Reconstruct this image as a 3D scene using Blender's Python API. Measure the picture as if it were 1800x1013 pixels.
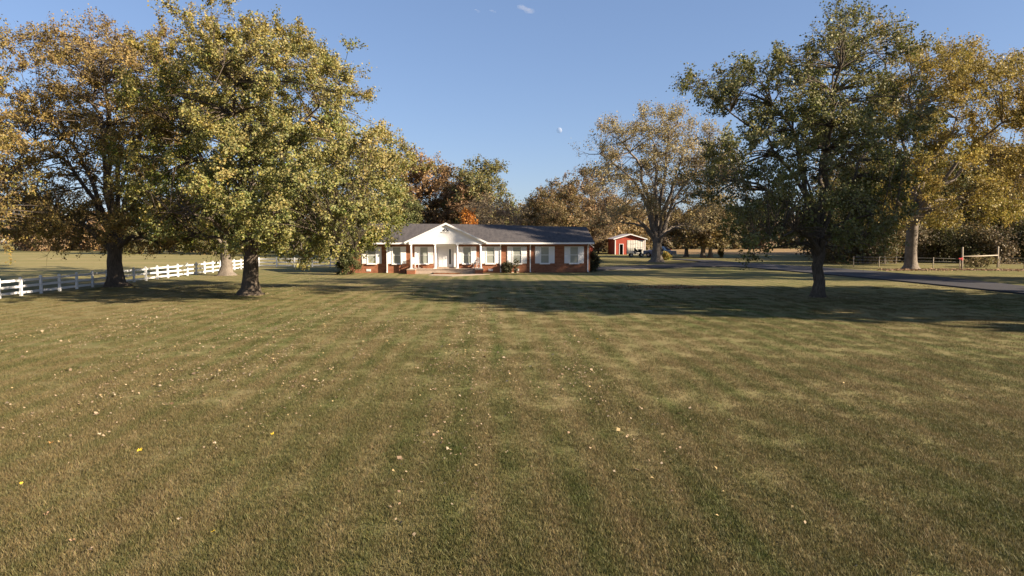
import bpy, math, random
import numpy as np
from mathutils import Vector, Matrix

R = math.radians
scene = bpy.context.scene
COL = scene.collection
for _o in list(bpy.data.objects):
    bpy.data.objects.remove(_o)

# ------------------------------------------------------------------ camera, sky, sun, exposure
CAM_H, FPX, CX, CY, HOR = 3.6, 1200.0, 900.0, 506.5, 416.0     # metres; photograph pixels (1800 wide)
PITCH = math.atan((CY - HOR) / FPX)
cam_d = bpy.data.cameras.new('camera')
cam_d.sensor_width = 36.0
cam_d.lens = 36.0 * FPX / 1800.0
cam_d.clip_start, cam_d.clip_end = 0.1, 9000.0
cam = bpy.data.objects.new('camera', cam_d)
cam.location = (0, 0, CAM_H)
cam.rotation_euler = (R(90) - PITCH, 0, 0)
COL.objects.link(cam)
scene.camera = cam

SUN_AZ, SUN_EL = 70.0, 24.5          # degrees to the right of straight behind the camera; above the horizon
to_sun = Vector((math.sin(R(SUN_AZ)) * math.cos(R(SUN_EL)), -math.cos(R(SUN_AZ)) * math.cos(R(SUN_EL)), math.sin(R(SUN_EL))))
world = bpy.data.worlds.new('World')
scene.world = world
world.use_nodes = True
wn, wl = world.node_tree.nodes, world.node_tree.links
sky = wn.new('ShaderNodeTexSky')
sky.sky_type = 'NISHITA'
sky.sun_disc = False
sky.sun_elevation = R(SUN_EL)
sky.sun_rotation = math.atan2(to_sun.x, to_sun.y)
sky.air_density, sky.dust_density, sky.ozone_density = 1.0, 0.4, 4.0
sky.altitude = 150
sg = wn.new('ShaderNodeGamma'); sg.inputs['Gamma'].default_value = 0.65          # clear, slightly hazy autumn air: a flatter gradient
sv = wn.new('ShaderNodeVectorMath'); sv.operation = 'MULTIPLY'; sv.inputs[1].default_value = (1.18, 1.25, 1.50)
wl.new(sky.outputs['Color'], sg.inputs['Color']); wl.new(sg.outputs[0], sv.inputs[0])
wl.new(sv.outputs[0], wn['Background'].inputs['Color'])
wn['Background'].inputs['Strength'].default_value = 0.061

sun_d = bpy.data.lights.new('sun', 'SUN')
sun_d.energy = 5.0
sun_d.angle = R(0.53)
sun_d.color = (1.0, 0.86, 0.68)
sun = bpy.data.objects.new('sun', sun_d)
sun.rotation_euler = to_sun.to_track_quat('Z', 'Y').to_euler()
sun.location = (60, -20, 60)
COL.objects.link(sun)

scene.view_settings.view_transform = 'Standard'
scene.view_settings.look = 'None'
scene.view_settings.gamma = 1.0
scene.view_settings.use_curve_mapping = False
scene.view_settings.exposure = 1.55
scene.render.engine = 'CYCLES'
scene.cycles.max_bounces = 6
scene.cycles.diffuse_bounces = 3
scene.cycles.transparent_max_bounces = 8

# ------------------------------------------------------------------ projection helpers (photo pixel -> place)
cp, sp = math.cos(PITCH), math.sin(PITCH)
def ray(x, y):
    u, v = (x - CX) / FPX, (CY - y) / FPX
    return np.array([u, cp + v * sp, -sp + v * cp])
def ground(x, y, z=0.0):
    r = ray(x, y)
    t = (z - CAM_H) / r[2]
    return np.array([r[0] * t, r[1] * t, z])
def at(x, y, d):                      # point on the pixel's ray at Y = d
    r = ray(x, y)
    t = d / r[1]
    return np.array([r[0] * t, d, CAM_H + r[2] * t])
def ppm(d): return FPX / d

# ------------------------------------------------------------------ object helpers
def link(name, data, parent=None):
    o = bpy.data.objects.new(name, data)
    COL.objects.link(o)
    if parent is not None: o.parent = parent
    return o
def tag(o, label=None, cat=None, group=None, kind=None):
    if label: o['label'] = label
    if cat: o['category'] = cat
    if group: o['group'] = group
    if kind: o['kind'] = kind
    return o
def empty(name, loc, rz=0.0, label=None, cat=None, group=None):
    o = link(name, None)
    o.location = loc
    o.rotation_euler = (0, 0, rz)
    o.empty_display_size = 0.3
    return tag(o, label, cat, group)
def copy_tree(o, parent=None):
    c = o.copy()
    COL.objects.link(c)
    if parent is not None: c.parent = parent
    for ch in list(o.children): copy_tree(ch, c)
    return c

class MB:
    """collects boxes, prisms, tubes; build() links them as one mesh object"""
    def __init__(s): s.v, s.f, s.sm = [], [], []
    def add(s, vs, fs, smooth=False):
        b = len(s.v)
        s.v.extend([tuple(map(float, p)) for p in vs])
        s.f.extend([tuple(i + b for i in q) for q in fs])
        s.sm.extend([smooth] * len(fs))
        return s
    def box(s, x0, x1, y0, y1, z0, z1):
        vs = [(x, y, z) for z in (z0, z1) for y in (y0, y1) for x in (x0, x1)]
        return s.add(vs, [(0, 2, 3, 1), (4, 5, 7, 6), (0, 1, 5, 4), (2, 6, 7, 3), (0, 4, 6, 2), (1, 3, 7, 5)])
    def prism(s, poly, a0, a1, axis='y'):
        """poly: list of 2D points; extruded along axis from a0 to a1 (plane order: y-> (x,z); x-> (y,z); z-> (x,y))"""
        n = len(poly)
        def P(p, a):
            return {'y': (p[0], a, p[1]), 'x': (a, p[0], p[1]), 'z': (p[0], p[1], a)}[axis]
        vs = [P(p, a0) for p in poly] + [P(p, a1) for p in poly]
        fs = [tuple(range(n)), tuple(range(2 * n - 1, n - 1, -1))]
        fs += [(i, i + n, (i + 1) % n + n, (i + 1) % n) for i in range(n)]
        return s.add(vs, fs)
    def tube(s, pts, rad, sides=8, cap=True, smooth=True):
        vs, fs = tube_arrays(np.array(pts, float), np.array(rad, float), sides)
        s.add(vs, fs, smooth)
        if cap:
            n = len(pts)
            b = len(s.v) - n * sides
            s.f.append(tuple(b + i for i in range(sides))[::-1]); s.sm.append(False)
            s.f.append(tuple(b + (n - 1) * sides + i for i in range(sides))); s.sm.append(False)
        return s
    def quad(s, a, b, c, d): return s.add([a, b, c, d], [(0, 1, 2, 3)])
    def xform(s, M):
        s.v = [tuple(M @ Vector(p)) for p in s.v]
        return s
    def build(s, name, mat, parent=None, bevel=0.0):
        me = bpy.data.meshes.new(name)
        me.from_pydata(s.v, [], s.f)
        me.polygons.foreach_set('use_smooth', s.sm)
        fix_normals(me)
        me.materials.append(mat)
        o = link(name, me, parent)
        if bevel:
            m = o.modifiers.new('bevel', 'BEVEL'); m.width = bevel; m.segments = 2; m.limit_method = 'ANGLE'
        return o

def fix_normals(me):
    import bmesh
    bm = bmesh.new(); bm.from_mesh(me)
    bmesh.ops.recalc_face_normals(bm, faces=bm.faces[:])
    bm.to_mesh(me); bm.free()

def tube_arrays(p, r, sides):
    n = len(p)
    t = np.gradient(p, axis=0)
    t /= np.linalg.norm(t, axis=1)[:, None] + 1e-9
    ref = np.array([1.0, 0, 0]) if abs(t[0][0]) < 0.8 else np.array([0, 1.0, 0])
    a = np.cross(t, ref); a /= np.linalg.norm(a, axis=1)[:, None] + 1e-9
    b = np.cross(t, a)
    ang = np.arange(sides) * 2 * np.pi / sides
    vs = p[:, None, :] + r[:, None, None] * (np.cos(ang)[None, :, None] * a[:, None, :] + np.sin(ang)[None, :, None] * b[:, None, :])
    fs = [(k * sides + i, k * sides + (i + 1) % sides, (k + 1) * sides + (i + 1) % sides, (k + 1) * sides + i)
          for k in range(n - 1) for i in range(sides)]
    return vs.reshape(-1, 3), fs

def np_mesh(name, verts, loops, per, smooth=False):
    """mesh from arrays: every face has `per` corners"""
    me = bpy.data.meshes.new(name)
    nf = len(loops) // per
    me.vertices.add(len(verts)); me.vertices.foreach_set('co', np.ascontiguousarray(verts, np.float32).ravel())
    me.loops.add(len(loops)); me.loops.foreach_set('vertex_index', np.ascontiguousarray(loops, np.int32))
    me.polygons.add(nf)
    me.polygons.foreach_set('loop_start', np.arange(nf, dtype=np.int32) * per)
    if smooth: me.polygons.foreach_set('use_smooth', np.ones(nf, dtype=bool))
    me.update(calc_edges=True)
    me.validate()
    return me
def set_color(me, cols):
    a = me.attributes.new('tint', 'FLOAT_COLOR', 'POINT')
    c = np.ones((len(cols), 4), np.float32); c[:, :3] = cols
    a.data.foreach_set('color', c.ravel())

# ------------------------------------------------------------------ materials
def lin(r, g, b):
    f = lambda c: (c / 255 / 12.92) if c / 255 <= 0.04045 else ((c / 255 + 0.055) / 1.055) ** 2.4
    return (f(r), f(g), f(b))
class N:
    def __init__(s, name):
        s.m = bpy.data.materials.new(name); s.m.use_nodes = True
        s.t = s.m.node_tree; s.n = s.t.nodes
        s.p = s.n['Principled BSDF']; s.out = s.n['Material Output']
    def new(s, typ, ins=None, **kw):
        nd = s.n.new(typ)
        for k, v in kw.items(): setattr(nd, k, v)
        for k, v in (ins or {}).items(): s.set(nd, k, v)
        return nd
    def set(s, nd, k, v):
        i = nd.inputs[k]
        if isinstance(v, bpy.types.NodeSocket): s.t.links.new(v, i)
        else:
            if i.type == 'RGBA' and len(v) == 3: v = (*v, 1)
            i.default_value = v
    def mix(s, f, a, b, blend='MIX'):
        nd = s.n.new('ShaderNodeMix'); nd.data_type = 'RGBA'; nd.blend_type = blend
        for i, v in ((0, f), (6, a), (7, b)): s.set(nd, i, v)
        return nd.outputs[2]
    def math(s, op, a, b=None, c=None, clamp=False):
        nd = s.n.new('ShaderNodeMath'); nd.operation = op; nd.use_clamp = clamp
        for i, v in ((0, a), (1, b), (2, c)):
            if v is not None: s.set(nd, i, v)
        return nd.outputs[0]
    def noise(s, vec, scale, detail=3, rough=0.55):
        nd = s.new('ShaderNodeTexNoise', {'Vector': vec, 'Scale': scale, 'Detail': detail, 'Roughness': rough})
        return nd.outputs['Fac']
    def ramp(s, f, lo, hi):
        nd = s.new('ShaderNodeMapRange', {'Value': f, 'From Min': lo, 'From Max': hi})
        return nd.outputs[0]
    def pos(s): return s.new('ShaderNodeNewGeometry').outputs['Position']
    def obj(s): return s.new('ShaderNodeTexCoord').outputs['Object']
    def scaled(s, vec, x, y, z):
        return s.new('ShaderNodeVectorMath', {0: vec, 1: (x, y, z)}, operation='MULTIPLY').outputs[0]
    def fin(s, color=None, rough=0.6, spec=0.3, bump=None, bs=0.3, bd=0.02, metal=0.0):
        if color is not None: s.set(s.p, 'Base Color', color)
        s.set(s.p, 'Roughness', rough); s.set(s.p, 'Specular IOR Level', spec); s.set(s.p, 'Metallic', metal)
        if bump is not None:
            b = s.new('ShaderNodeBump', {'Height': bump, 'Strength': bs, 'Distance': bd})
            s.set(s.p, 'Normal', b.outputs[0])
        return s.m
def plain(name, col, rough=0.6, var=0.12, scale=6.0, spec=0.3, metal=0.0, dirt=None):
    k = N(name)
    n = k.noise(k.obj(), scale, 4)
    c = k.mix(n, tuple(x * (1 - var) for x in col), tuple(min(1, x * (1 + var)) for x in col))
    if dirt is not None:
        c = k.mix(k.math('MULTIPLY', k.ramp(k.noise(k.obj(), scale * 0.35, 5, 0.7), 0.5, 0.72), 0.7), c, dirt)
    return k.fin(c, rough, spec, n, 0.1, 0.01, metal)

def brick_mat():
    k = N('brick')
    o = k.obj()
    sx = k.new('ShaderNodeSeparateXYZ', {0: o})
    u = k.math('ADD', sx.outputs[0], sx.outputs[1])
    vec = k.new('ShaderNodeCombineXYZ', {0: u, 1: sx.outputs[2]}).outputs[0]
    b = k.new('ShaderNodeTexBrick', {'Vector': vec, 'Scale': 1.0, 'Brick Width': 0.215, 'Row Height': 0.075, 'Mortar Size': 0.008,
              'Color1': (0.36, 0.142, 0.062), 'Color2': (0.26, 0.092, 0.042), 'Mortar': (0.34, 0.24, 0.17), 'Bias': 0.1})
    n = k.noise(k.scaled(o, 1.2, 1.2, 5), 1.1, 5, 0.7)
    c = k.mix(k.ramp(n, 0.38, 0.72), b.outputs['Color'], (0.18, 0.058, 0.032))
    n2 = k.noise(o, 9.0, 3)
    c = k.mix(k.math('MULTIPLY', k.ramp(n2, 0.5, 0.8), 0.5), c, (0.42, 0.16, 0.07))
    return k.fin(c, 0.85, 0.2, b.outputs['Fac'], 0.4, -0.008)
def shingle_mat():
    k = N('shingles')
    o = k.obj()
    sx = k.new('ShaderNodeSeparateXYZ', {0: o})
    vec = k.new('ShaderNodeCombineXYZ', {0: sx.outputs[0], 1: k.math('MULTIPLY', sx.outputs[1], 1.1)}).outputs[0]
    b = k.new('ShaderNodeTexBrick', {'Vector': vec, 'Scale': 1.0, 'Brick Width': 0.3, 'Row Height': 0.145, 'Mortar Size': 0.01,
              'Color1': (0.080, 0.072, 0.070), 'Color2': (0.048, 0.044, 0.046), 'Mortar': (0.016, 0.016, 0.018)})
    n = k.noise(k.scaled(o, 2.2, 0.5, 1), 1.4, 5, 0.7)
    c = k.mix(k.ramp(n, 0.3, 0.75), b.outputs['Color'], (0.108, 0.094, 0.088))
    return k.fin(c, 0.9, 0.2, b.outputs['Fac'], 0.5, -0.01)
def bark_mat(name, ca, cb):
    k = N(name)
    o = k.obj()
    n = k.noise(k.scaled(o, 9, 9, 1.6), 1.6, 6, 0.7)
    n2 = k.noise(o, 1.3, 4, 0.6)
    c = k.mix(k.ramp(n, 0.35, 0.68), ca, cb)
    c = k.mix(k.math('MULTIPLY', k.ramp(n2, 0.45, 0.75), 0.5), c, tuple(x * 0.55 for x in ca))
    return k.fin(c, 0.9, 0.15, n, 0.9, 0.05)
def leaf_mat(name, under=(0.30, 0.30, 0.22), under_f=0.55, trans=0.3, rough=0.52):
    k = N(name)
    a = k.new('ShaderNodeAttribute', attribute_name='tint').outputs['Color']
    rnd = k.new('ShaderNodeObjectInfo').outputs['Random']
    h = k.new('ShaderNodeHueSaturation', {'Hue': k.math('MULTIPLY_ADD', rnd, 0.03, 0.485), 'Saturation': 1.0,
              'Value': k.math('MULTIPLY_ADD', rnd, 0.3, 0.85), 'Color': a}).outputs[0]
    back = k.new('ShaderNodeNewGeometry').outputs['Backfacing']
    c = k.mix(k.math('MULTIPLY', back, under_f), h, under)
    k.fin(c, rough, 0.22)
    tr = k.new('ShaderNodeBsdfTranslucent', {'Color': k.mix(0.0, h, h)})
    mx = k.new('ShaderNodeMixShader', {0: trans})
    k.t.links.new(k.p.outputs[0], mx.inputs[1]); k.t.links.new(tr.outputs[0], mx.inputs[2])
    k.t.links.new(mx.outputs[0], k.out.inputs['Surface'])
    return k.m

def lawn_color(k, near_detail):
    """mown autumn lawn: mowing stripes that run away from the camera, patches of green and of dry tan grass"""
    P = k.pos()
    sx = k.new('ShaderNodeSeparateXYZ', {0: P})
    X, Y = sx.outputs[0], sx.outputs[1]
    xs = k.math('MULTIPLY_ADD', Y, 0.045, X)
    wob = k.noise(k.scaled(P, 0.35, 0.05, 0.0), 1.0, 2)
    ph = k.math('MULTIPLY_ADD', wob, 3.0, k.math('MULTIPLY', xs, 2 * math.pi / 0.9))
    st = k.math('MULTIPLY_ADD', k.math('SINE', ph), 0.5, 0.5)
    st2 = k.noise(k.scaled(P, 2.3, 0.07, 0.0), 1.0, 3)
    big = k.noise(k.scaled(P, 0.11, 0.05, 0.0), 1.0, 4, 0.6)
    med = k.noise(k.scaled(P, 0.9, 0.4, 0.0), 1.0, 5, 0.65)
    fine = k.noise(P, 7.0, 4, 0.7)
    f = k.math('MULTIPLY_ADD', big, 0.95, -0.27)
    f = k.math('MULTIPLY_ADD', med, 0.60, f)
    f = k.math('MULTIPLY_ADD', st, 0.26, f)
    f = k.math('MULTIPLY_ADD', st2, 0.52, f)
    f = k.math('MULTIPLY_ADD', fine, 0.55, f)
    f = k.math('ADD', f, -0.64, clamp=True)
    f = k.ramp(f, 0.12, 0.75)
    g = k.mix(k.ramp(med, 0.35, 0.7), (0.076, 0.096, 0.025), (0.120, 0.127, 0.042))
    t = k.mix(k.ramp(fine, 0.35, 0.65), (0.158, 0.130, 0.060), (0.240, 0.194, 0.094))
    c = k.mix(f, g, t)
    br = k.ramp(k.noise(k.scaled(P, 0.5, 0.22, 0.0), 1.7, 5, 0.7), 0.60, 0.74)
    c = k.mix(k.math('MULTIPLY', br, 0.5), c, (0.165, 0.112, 0.066))
    return c, fine, med

def lawn_mat():
    k = N('lawn')
    c, fine, med = lawn_color(k, False)
    vf = k.noise(k.pos(), 34.0, 3, 0.7)
    c = k.mix(k.math('MULTIPLY', k.ramp(vf, 0.30, 0.62), 0.55), k.mix(1.0, c, (1.32, 1.28, 1.2), 'MULTIPLY'), k.mix(1.0, c, (0.6, 0.6, 0.56), 'MULTIPLY'))
    h = k.math('ADD', k.math('MULTIPLY', vf, 0.5), k.math('MULTIPLY', fine, 0.8))
    return k.fin(c, 0.9, 0.1, h, 0.7, 0.06)
def grass_mat():
    k = N('grass_blades')
    c, fine, med = lawn_color(k, True)
    a = k.new('ShaderNodeAttribute', attribute_name='tint').outputs['Color']
    c = k.mix(1.0, c, a, 'MULTIPLY')
    k.fin(c, 0.6, 0.2)
    tr = k.new('ShaderNodeBsdfTranslucent', {'Color': c})
    mx = k.new('ShaderNodeMixShader', {0: 0.25})
    k.t.links.new(k.p.outputs[0], mx.inputs[1]); k.t.links.new(tr.outputs[0], mx.inputs[2])
    k.t.links.new(mx.outputs[0], k.out.inputs['Surface'])
    return k.m
def field_mat(name, a, b):
    k = N(name)
    P = k.pos()
    n = k.noise(k.scaled(P, 0.05, 0.12, 0), 1.0, 5, 0.65)
    n2 = k.noise(P, 1.5, 4, 0.7)
    c = k.mix(k.ramp(n, 0.35, 0.65), a, b)
    c = k.mix(k.math('MULTIPLY', k.ramp(n2, 0.4, 0.7), 0.35), c, tuple(x * 0.6 for x in a))
    return k.fin(c, 0.95, 0.1, n2, 0.7, 0.15)
def asphalt_mat():
    k = N('asphalt')
    P = k.pos()
    n = k.noise(P, 18, 3, 0.7)
    n2 = k.noise(k.scaled(P, 0.6, 0.15, 1), 1.0, 5, 0.65)
    c = k.mix(n2, (0.032, 0.030, 0.033), (0.058, 0.053, 0.054))
    c = k.mix(k.math('MULTIPLY', k.ramp(n, 0.55, 0.7), 0.35), c, (0.16, 0.14, 0.12))
    return k.fin(c, 0.8, 0.25, n, 0.4, 0.01)
def concrete_mat():
    k = N('concrete')
    o = k.obj()
    n = k.noise(o, 2.2, 6, 0.7)
    c = k.mix(k.ramp(n, 0.3, 0.7), (0.30, 0.22, 0.16), (0.44, 0.35, 0.27))
    return k.fin(c, 0.9, 0.15, n, 0.2, 0.01)
def ribbed(name, col, dirt, pitch=0.23):
    k = N(name)
    o = k.obj()
    sx = k.new('ShaderNodeSeparateXYZ', {0: o})
    u = k.math('ADD', sx.outputs[0], sx.outputs[1])
    w = k.math('SINE', k.math('MULTIPLY', u, 2 * math.pi / pitch))
    n = k.noise(k.scaled(o, 3, 3, 0.9), 1.5, 6, 0.75)
    n2 = k.noise(o, 2.6, 5, 0.7)
    c = k.mix(k.math('MULTIPLY', k.ramp(n, 0.42, 0.7), 0.55), col, tuple(x * 0.5 for x in col))
    c = k.mix(k.ramp(n2, 0.58, 0.68), c, dirt)
    return k.fin(c, 0.6, 0.3, w, 0.5, 0.02)

M = {}
M['lawn'] = lawn_mat(); M['grass'] = grass_mat()
M['pasture'] = field_mat('pasture', (0.190, 0.170, 0.062), (0.280, 0.220, 0.098))
M['dryfield'] = field_mat('dry_field', (0.30, 0.19, 0.095), (0.23, 0.16, 0.075))
M['asphalt'] = asphalt_mat(); M['concrete'] = concrete_mat()
M['brick'] = brick_mat(); M['shingle'] = shingle_mat()
M['white'] = plain('white_paint', (0.80, 0.78, 0.74), 0.5, 0.05, 3)
M['white_fence'] = plain('white_vinyl', (0.68, 0.67, 0.65), 0.45, 0.06, 2.5, dirt=(0.5, 0.46, 0.38))
M['pane'] = plain('window_glass', (0.30, 0.31, 0.26), 0.12, 0.25, 1.5, spec=0.6)
M['pane_dark'] = plain('dark_glass', (0.035, 0.04, 0.045), 0.08, 0.2, 1.5, spec=0.7)
M['black'] = plain('black_metal', (0.018, 0.018, 0.02), 0.5, 0.2)
M['rubber'] = plain('rubber', (0.014, 0.014, 0.014), 0.8, 0.2)
M['chrome'] = plain('rim_metal', (0.45, 0.45, 0.46), 0.3, 0.1, metal=0.9)
M['truckpaint'] = plain('truck_paint', (0.17, 0.20, 0.26), 0.3, 0.05, spec=0.5)
M['carpaint'] = plain('dark_blue_paint', (0.020, 0.028, 0.065), 0.3, 0.05, spec=0.5)
M['lamp_red'] = plain('red_lens', (0.42, 0.02, 0.02), 0.25, 0.1, spec=0.5)
M['lamp_white'] = plain('clear_lens', (0.7, 0.7, 0.68), 0.2, 0.1, spec=0.5)
M['barn_red'] = ribbed('barn_red', (0.44, 0.075, 0.040), (0.28, 0.06, 0.04))
M['barn_door'] = ribbed('weathered_white', (0.72, 0.68, 0.58), (0.20, 0.13, 0.09), 0.5)
M['barn_roof'] = ribbed('pale_metal_roof', (0.62, 0.56, 0.54), (0.42, 0.34, 0.31), 0.3)
M['wood'] = plain('weathered_wood', (0.34, 0.28, 0.21), 0.85, 0.3, 5)
M['wire'] = plain('wire', (0.35, 0.33, 0.30), 0.6, 0.1)
M['red_tape'] = plain('red_tape', (0.55, 0.035, 0.04), 0.6, 0.1)
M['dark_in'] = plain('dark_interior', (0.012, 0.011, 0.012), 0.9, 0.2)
M['bark_grey'] = bark_mat('bark_grey', (0.12, 0.095, 0.072), (0.24, 0.20, 0.16))
M['bark_dark'] = bark_mat('bark_dark', (0.060, 0.046, 0.034), (0.15, 0.118, 0.088))
M['bark_pale'] = bark_mat('bark_pale', (0.13, 0.105, 0.08), (0.27, 0.225, 0.175))
M['leaf_silver'] = leaf_mat('leaf_silver', (0.30, 0.27, 0.14), 0.4, 0.28)
M['leaf_gold'] = leaf_mat('leaf_gold', (0.40, 0.31, 0.10), 0.4, 0.36)
M['leaf'] = leaf_mat('leaf_plain', (0.2, 0.17, 0.1), 0.2, 0.28)
M['litter'] = leaf_mat('leaf_litter', (0.28, 0.21, 0.13), 0.3, 0.1, 0.8)

# ------------------------------------------------------------------ the ground
def sheet(name, poly, z, mat, kind='structure'):
    me = bpy.data.meshes.new(name)
    me.from_pydata([(p[0], p[1], z) for p in poly], [], [tuple(range(len(poly)))])
    me.materials.append(mat); fix_up(me)
    return tag(link(name, me), kind=kind)
def fix_up(me):
    if me.polygons[0].normal.z < 0: me.flip_normals()
sheet('lawn', [(-2500, -60), (2500, -60), (2500, 4000), (-2500, 4000)], 0.0, M['lawn'])
sheet('pasture', [(-30.6, 10), (-30.6, 80.4), (-16, 80.4), (-10, 110), (-60, 139), (-2000, 560), (-2000, 10)], 0.004, M['pasture'])
q = [ground(x, y) for x, y in ((1168, 447), (1420, 447.5), (1640, 443), (1640, 438), (1168, 437))]
sheet('dry_field', [(p[0], p[1]) for p in q], 0.004, M['dryfield'])

up = [(2100, 536), (1950, 519), (1800, 502.5), (1700, 491), (1560, 478), (1450, 470), (1360, 465), (1300, 461), (1265, 458.5), (1228, 456.2), (1185, 454.4),
      (1180, 455.6), (1218, 458.2), (1237, 460.2), (1205, 462.2), (1170, 464.6), (1110, 467), (1060, 468.8), (1036, 469.6)]
lo = [(1036, 475.2), (1060, 474), (1110, 472.2), (1170, 470.3), (1250, 468), (1290, 468.4), (1330, 470.8), (1400, 477), (1500, 485.8), (1600, 495), (1700, 505), (1800, 515), (1950, 533), (2100, 556)]
poly = [tuple(ground(x, y, 0.1)[:2]) for x, y in up + lo]
def smooth_poly(P):            # one round of corner cutting keeps the long edges soft
    out = []
    for i in range(len(P)):
        a, b = np.array(P[i]), np.array(P[(i + 1) % len(P)])
        out += [tuple(a * 0.8 + b * 0.2), tuple(a * 0.2 + b * 0.8)]
    return out
tag(MB().prism(smooth_poly(poly), -0.2, 0.1, 'z').build('driveway', M['asphalt']), kind='structure')

# near grass: one object; its mesh holds a patch of blades and the points the patch is set on
def grass():
    rng = np.random.default_rng(5)
    nb, rad = 230, 0.34
    r = rad * np.sqrt(rng.random(nb)); th = rng.random(nb) * 6.283
    base = np.stack([r * np.cos(th), r * np.sin(th), np.zeros(nb)], 1)
    az = rng.random(nb) * 6.283
    side = np.stack([np.cos(az), np.sin(az), np.zeros(nb)], 1) * rng.uniform(0.0035, 0.0065, nb)[:, None]
    laz = rng.random(nb) * 6.283
    h = rng.uniform(0.018, 0.052, nb) * np.where(rng.random(nb) < 0.06, 1.5, 1)
    lean = np.stack([np.cos(laz), np.sin(laz), np.zeros(nb)], 1) * (h * rng.uniform(0.2, 1.1, nb))[:, None]
    tip = base + lean + np.array([0, 0, 1.0]) * h[:, None]
    v = np.stack([base - side - [0, 0, 0.01], base + side - [0, 0, 0.01], tip], 1).reshape(-1, 3)
    tv = rng.uniform(0.44, 1.2, nb)
    tint = np.stack([tv * rng.uniform(0.9, 1.2, nb), tv, tv * rng.uniform(0.75, 1.1, nb)], 1)
    tint = np.repeat(tint, 3, 0)
    # points: dense by the camera, thinner with distance, inside the view and a margin round it
    pts = []
    for y0, y1, dens in ((5.2, 9, 40), (9, 14, 28), (14, 20, 15), (20, 30, 7), (30, 40, 3), (40, 50, 1.2)):
        W = 0.80 * y1 + 3
        n = int(dens * 2 * W * (y1 - y0))
        x = rng.uniform(-W, W, n); y = rng.uniform(y0, y1, n)
        k = np.abs(x) < 0.80 * y + 3
        k &= x > -29
        pts.append(np.stack([x[k], y[k], np.zeros(k.sum())], 1))
    pts = np.concatenate(pts)
    nP = len(pts)
    verts = np.concatenate([v, pts])
    me = np_mesh('lawn_grass', verts, np.arange(nb * 3), 3)
    if len(me.vertices) != len(verts): raise RuntimeError('grass points lost')
    set_color(me, np.concatenate([tint, np.ones((nP, 3))]))
    for nm, arr in (('is_point', np.r_[np.zeros(nb * 3), np.ones(nP)]), ('rot', np.r_[np.zeros(nb * 3), rng.random(nP) * 6.283]),
                    ('scl', np.r_[np.ones(nb * 3), rng.uniform(0.7, 1.25, nP)])):
        at_ = me.attributes.new(nm, 'FLOAT', 'POINT'); at_.data.foreach_set('value', arr.astype(np.float32))
    me.materials.append(M['grass'])
    o = tag(link('lawn_grass', me), 'short mown grass of the front lawn', kind='stuff')
    g = bpy.data.node_groups.new('grass_nodes', 'GeometryNodeTree')
    g.interface.new_socket('Geometry', in_out='INPUT', socket_type='NodeSocketGeometry')
    g.interface.new_socket('Geometry', in_out='OUTPUT', socket_type='NodeSocketGeometry')
    def nd(t, **kw):
        n = g.nodes.new(t)
        for k_, v_ in kw.items(): setattr(n, k_, v_)
        return n
    L = g.links.new
    gi, go = nd('NodeGroupInput'), nd('NodeGroupOutput')
    def attr(nm):
        n = nd('GeometryNodeInputNamedAttribute', data_type='FLOAT'); n.inputs['Name'].default_value = nm
        return n.outputs[0]
    cmp_ = nd('FunctionNodeCompare', data_type='FLOAT', operation='GREATER_THAN'); cmp_.inputs[1].default_value = 0.5
    L(attr('is_point'), cmp_.inputs[0])
    sep = nd('GeometryNodeSeparateGeometry', domain='POINT')
    L(gi.outputs[0], sep.inputs[0]); L(cmp_.outputs[0], sep.inputs[1])
    ins = nd('GeometryNodeInstanceOnPoints')
    cx = nd('ShaderNodeCombineXYZ'); L(attr('rot'), cx.inputs[2])
    e2r = nd('FunctionNodeEulerToRotation'); L(cx.outputs[0], e2r.inputs[0])
    cs = nd('ShaderNodeCombineXYZ'); sc = attr('scl')
    for i in range(3): L(sc, cs.inputs[i])
    L(sep.outputs[0], ins.inputs['Points']); L(sep.outputs[1], ins.inputs['Instance'])
    L(e2r.outputs[0], ins.inputs['Rotation']); L(cs.outputs[0], ins.inputs['Scale'])
    L(ins.outputs[0], go.inputs[0])
    md = o.modifiers.new('grass', 'NODES'); md.node_group = g
grass()

# ------------------------------------------------------------------ house
YAW = R(3.5)
D0 = 68.2
def hx(px, dy=0.0):                    # photo column -> local x on the facade (dy metres in front of it negative)
    u = (px - CX) / FPX
    return u * (D0 + dy) / (math.cos(YAW) - u * math.sin(YAW))
house = empty('house', (0, D0, 0), YAW, 'long low red brick ranch house with dark shingle roof and white columned porch', 'house')
XL, XA, XB, XR = hx(680), hx(765.5), hx(801.5), hx(1037)
WL = hx(600)
EZ, DEP = 2.92, 8.6
MB().box(XL, XA, 0, 0.25, -0.3, EZ).build('wall', M['brick'], house)
MB().box(XB, XR, 0, 0.25, -0.3, EZ).build('wall', M['brick'], house)
MB().box(XA, XB, 0.002, 0.25, 2.62, EZ).build('header', M['white'], house)
MB().box(XR - 0.25, XR, 0.25, DEP, -0.3, EZ).build('wall', M['brick'], house)
MB().box(WL, XL - 0.001, 0.26, 0.5, -0.3, EZ).build('wall', M['brick'], house)
MB().box(WL, WL + 0.25, 0.5, DEP, -0.3, EZ).build('wall', M['brick'], house)
MB().box(WL + 0.25, XR - 0.25, DEP - 0.25, DEP, -0.3, EZ).build('wall', M['brick'], house)
MB().prism([(0.1, EZ), (DEP - 0.1, EZ), (4.25, 4.45)], XR - 0.24, XR - 0.06, 'x').build('gable', M['white'], house)
MB().prism([(0.1, EZ), (DEP - 0.1, EZ), (4.25, 4.75)], WL + 0.06, WL + 0.24, 'x').build('gable', M['white'], house)
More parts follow.
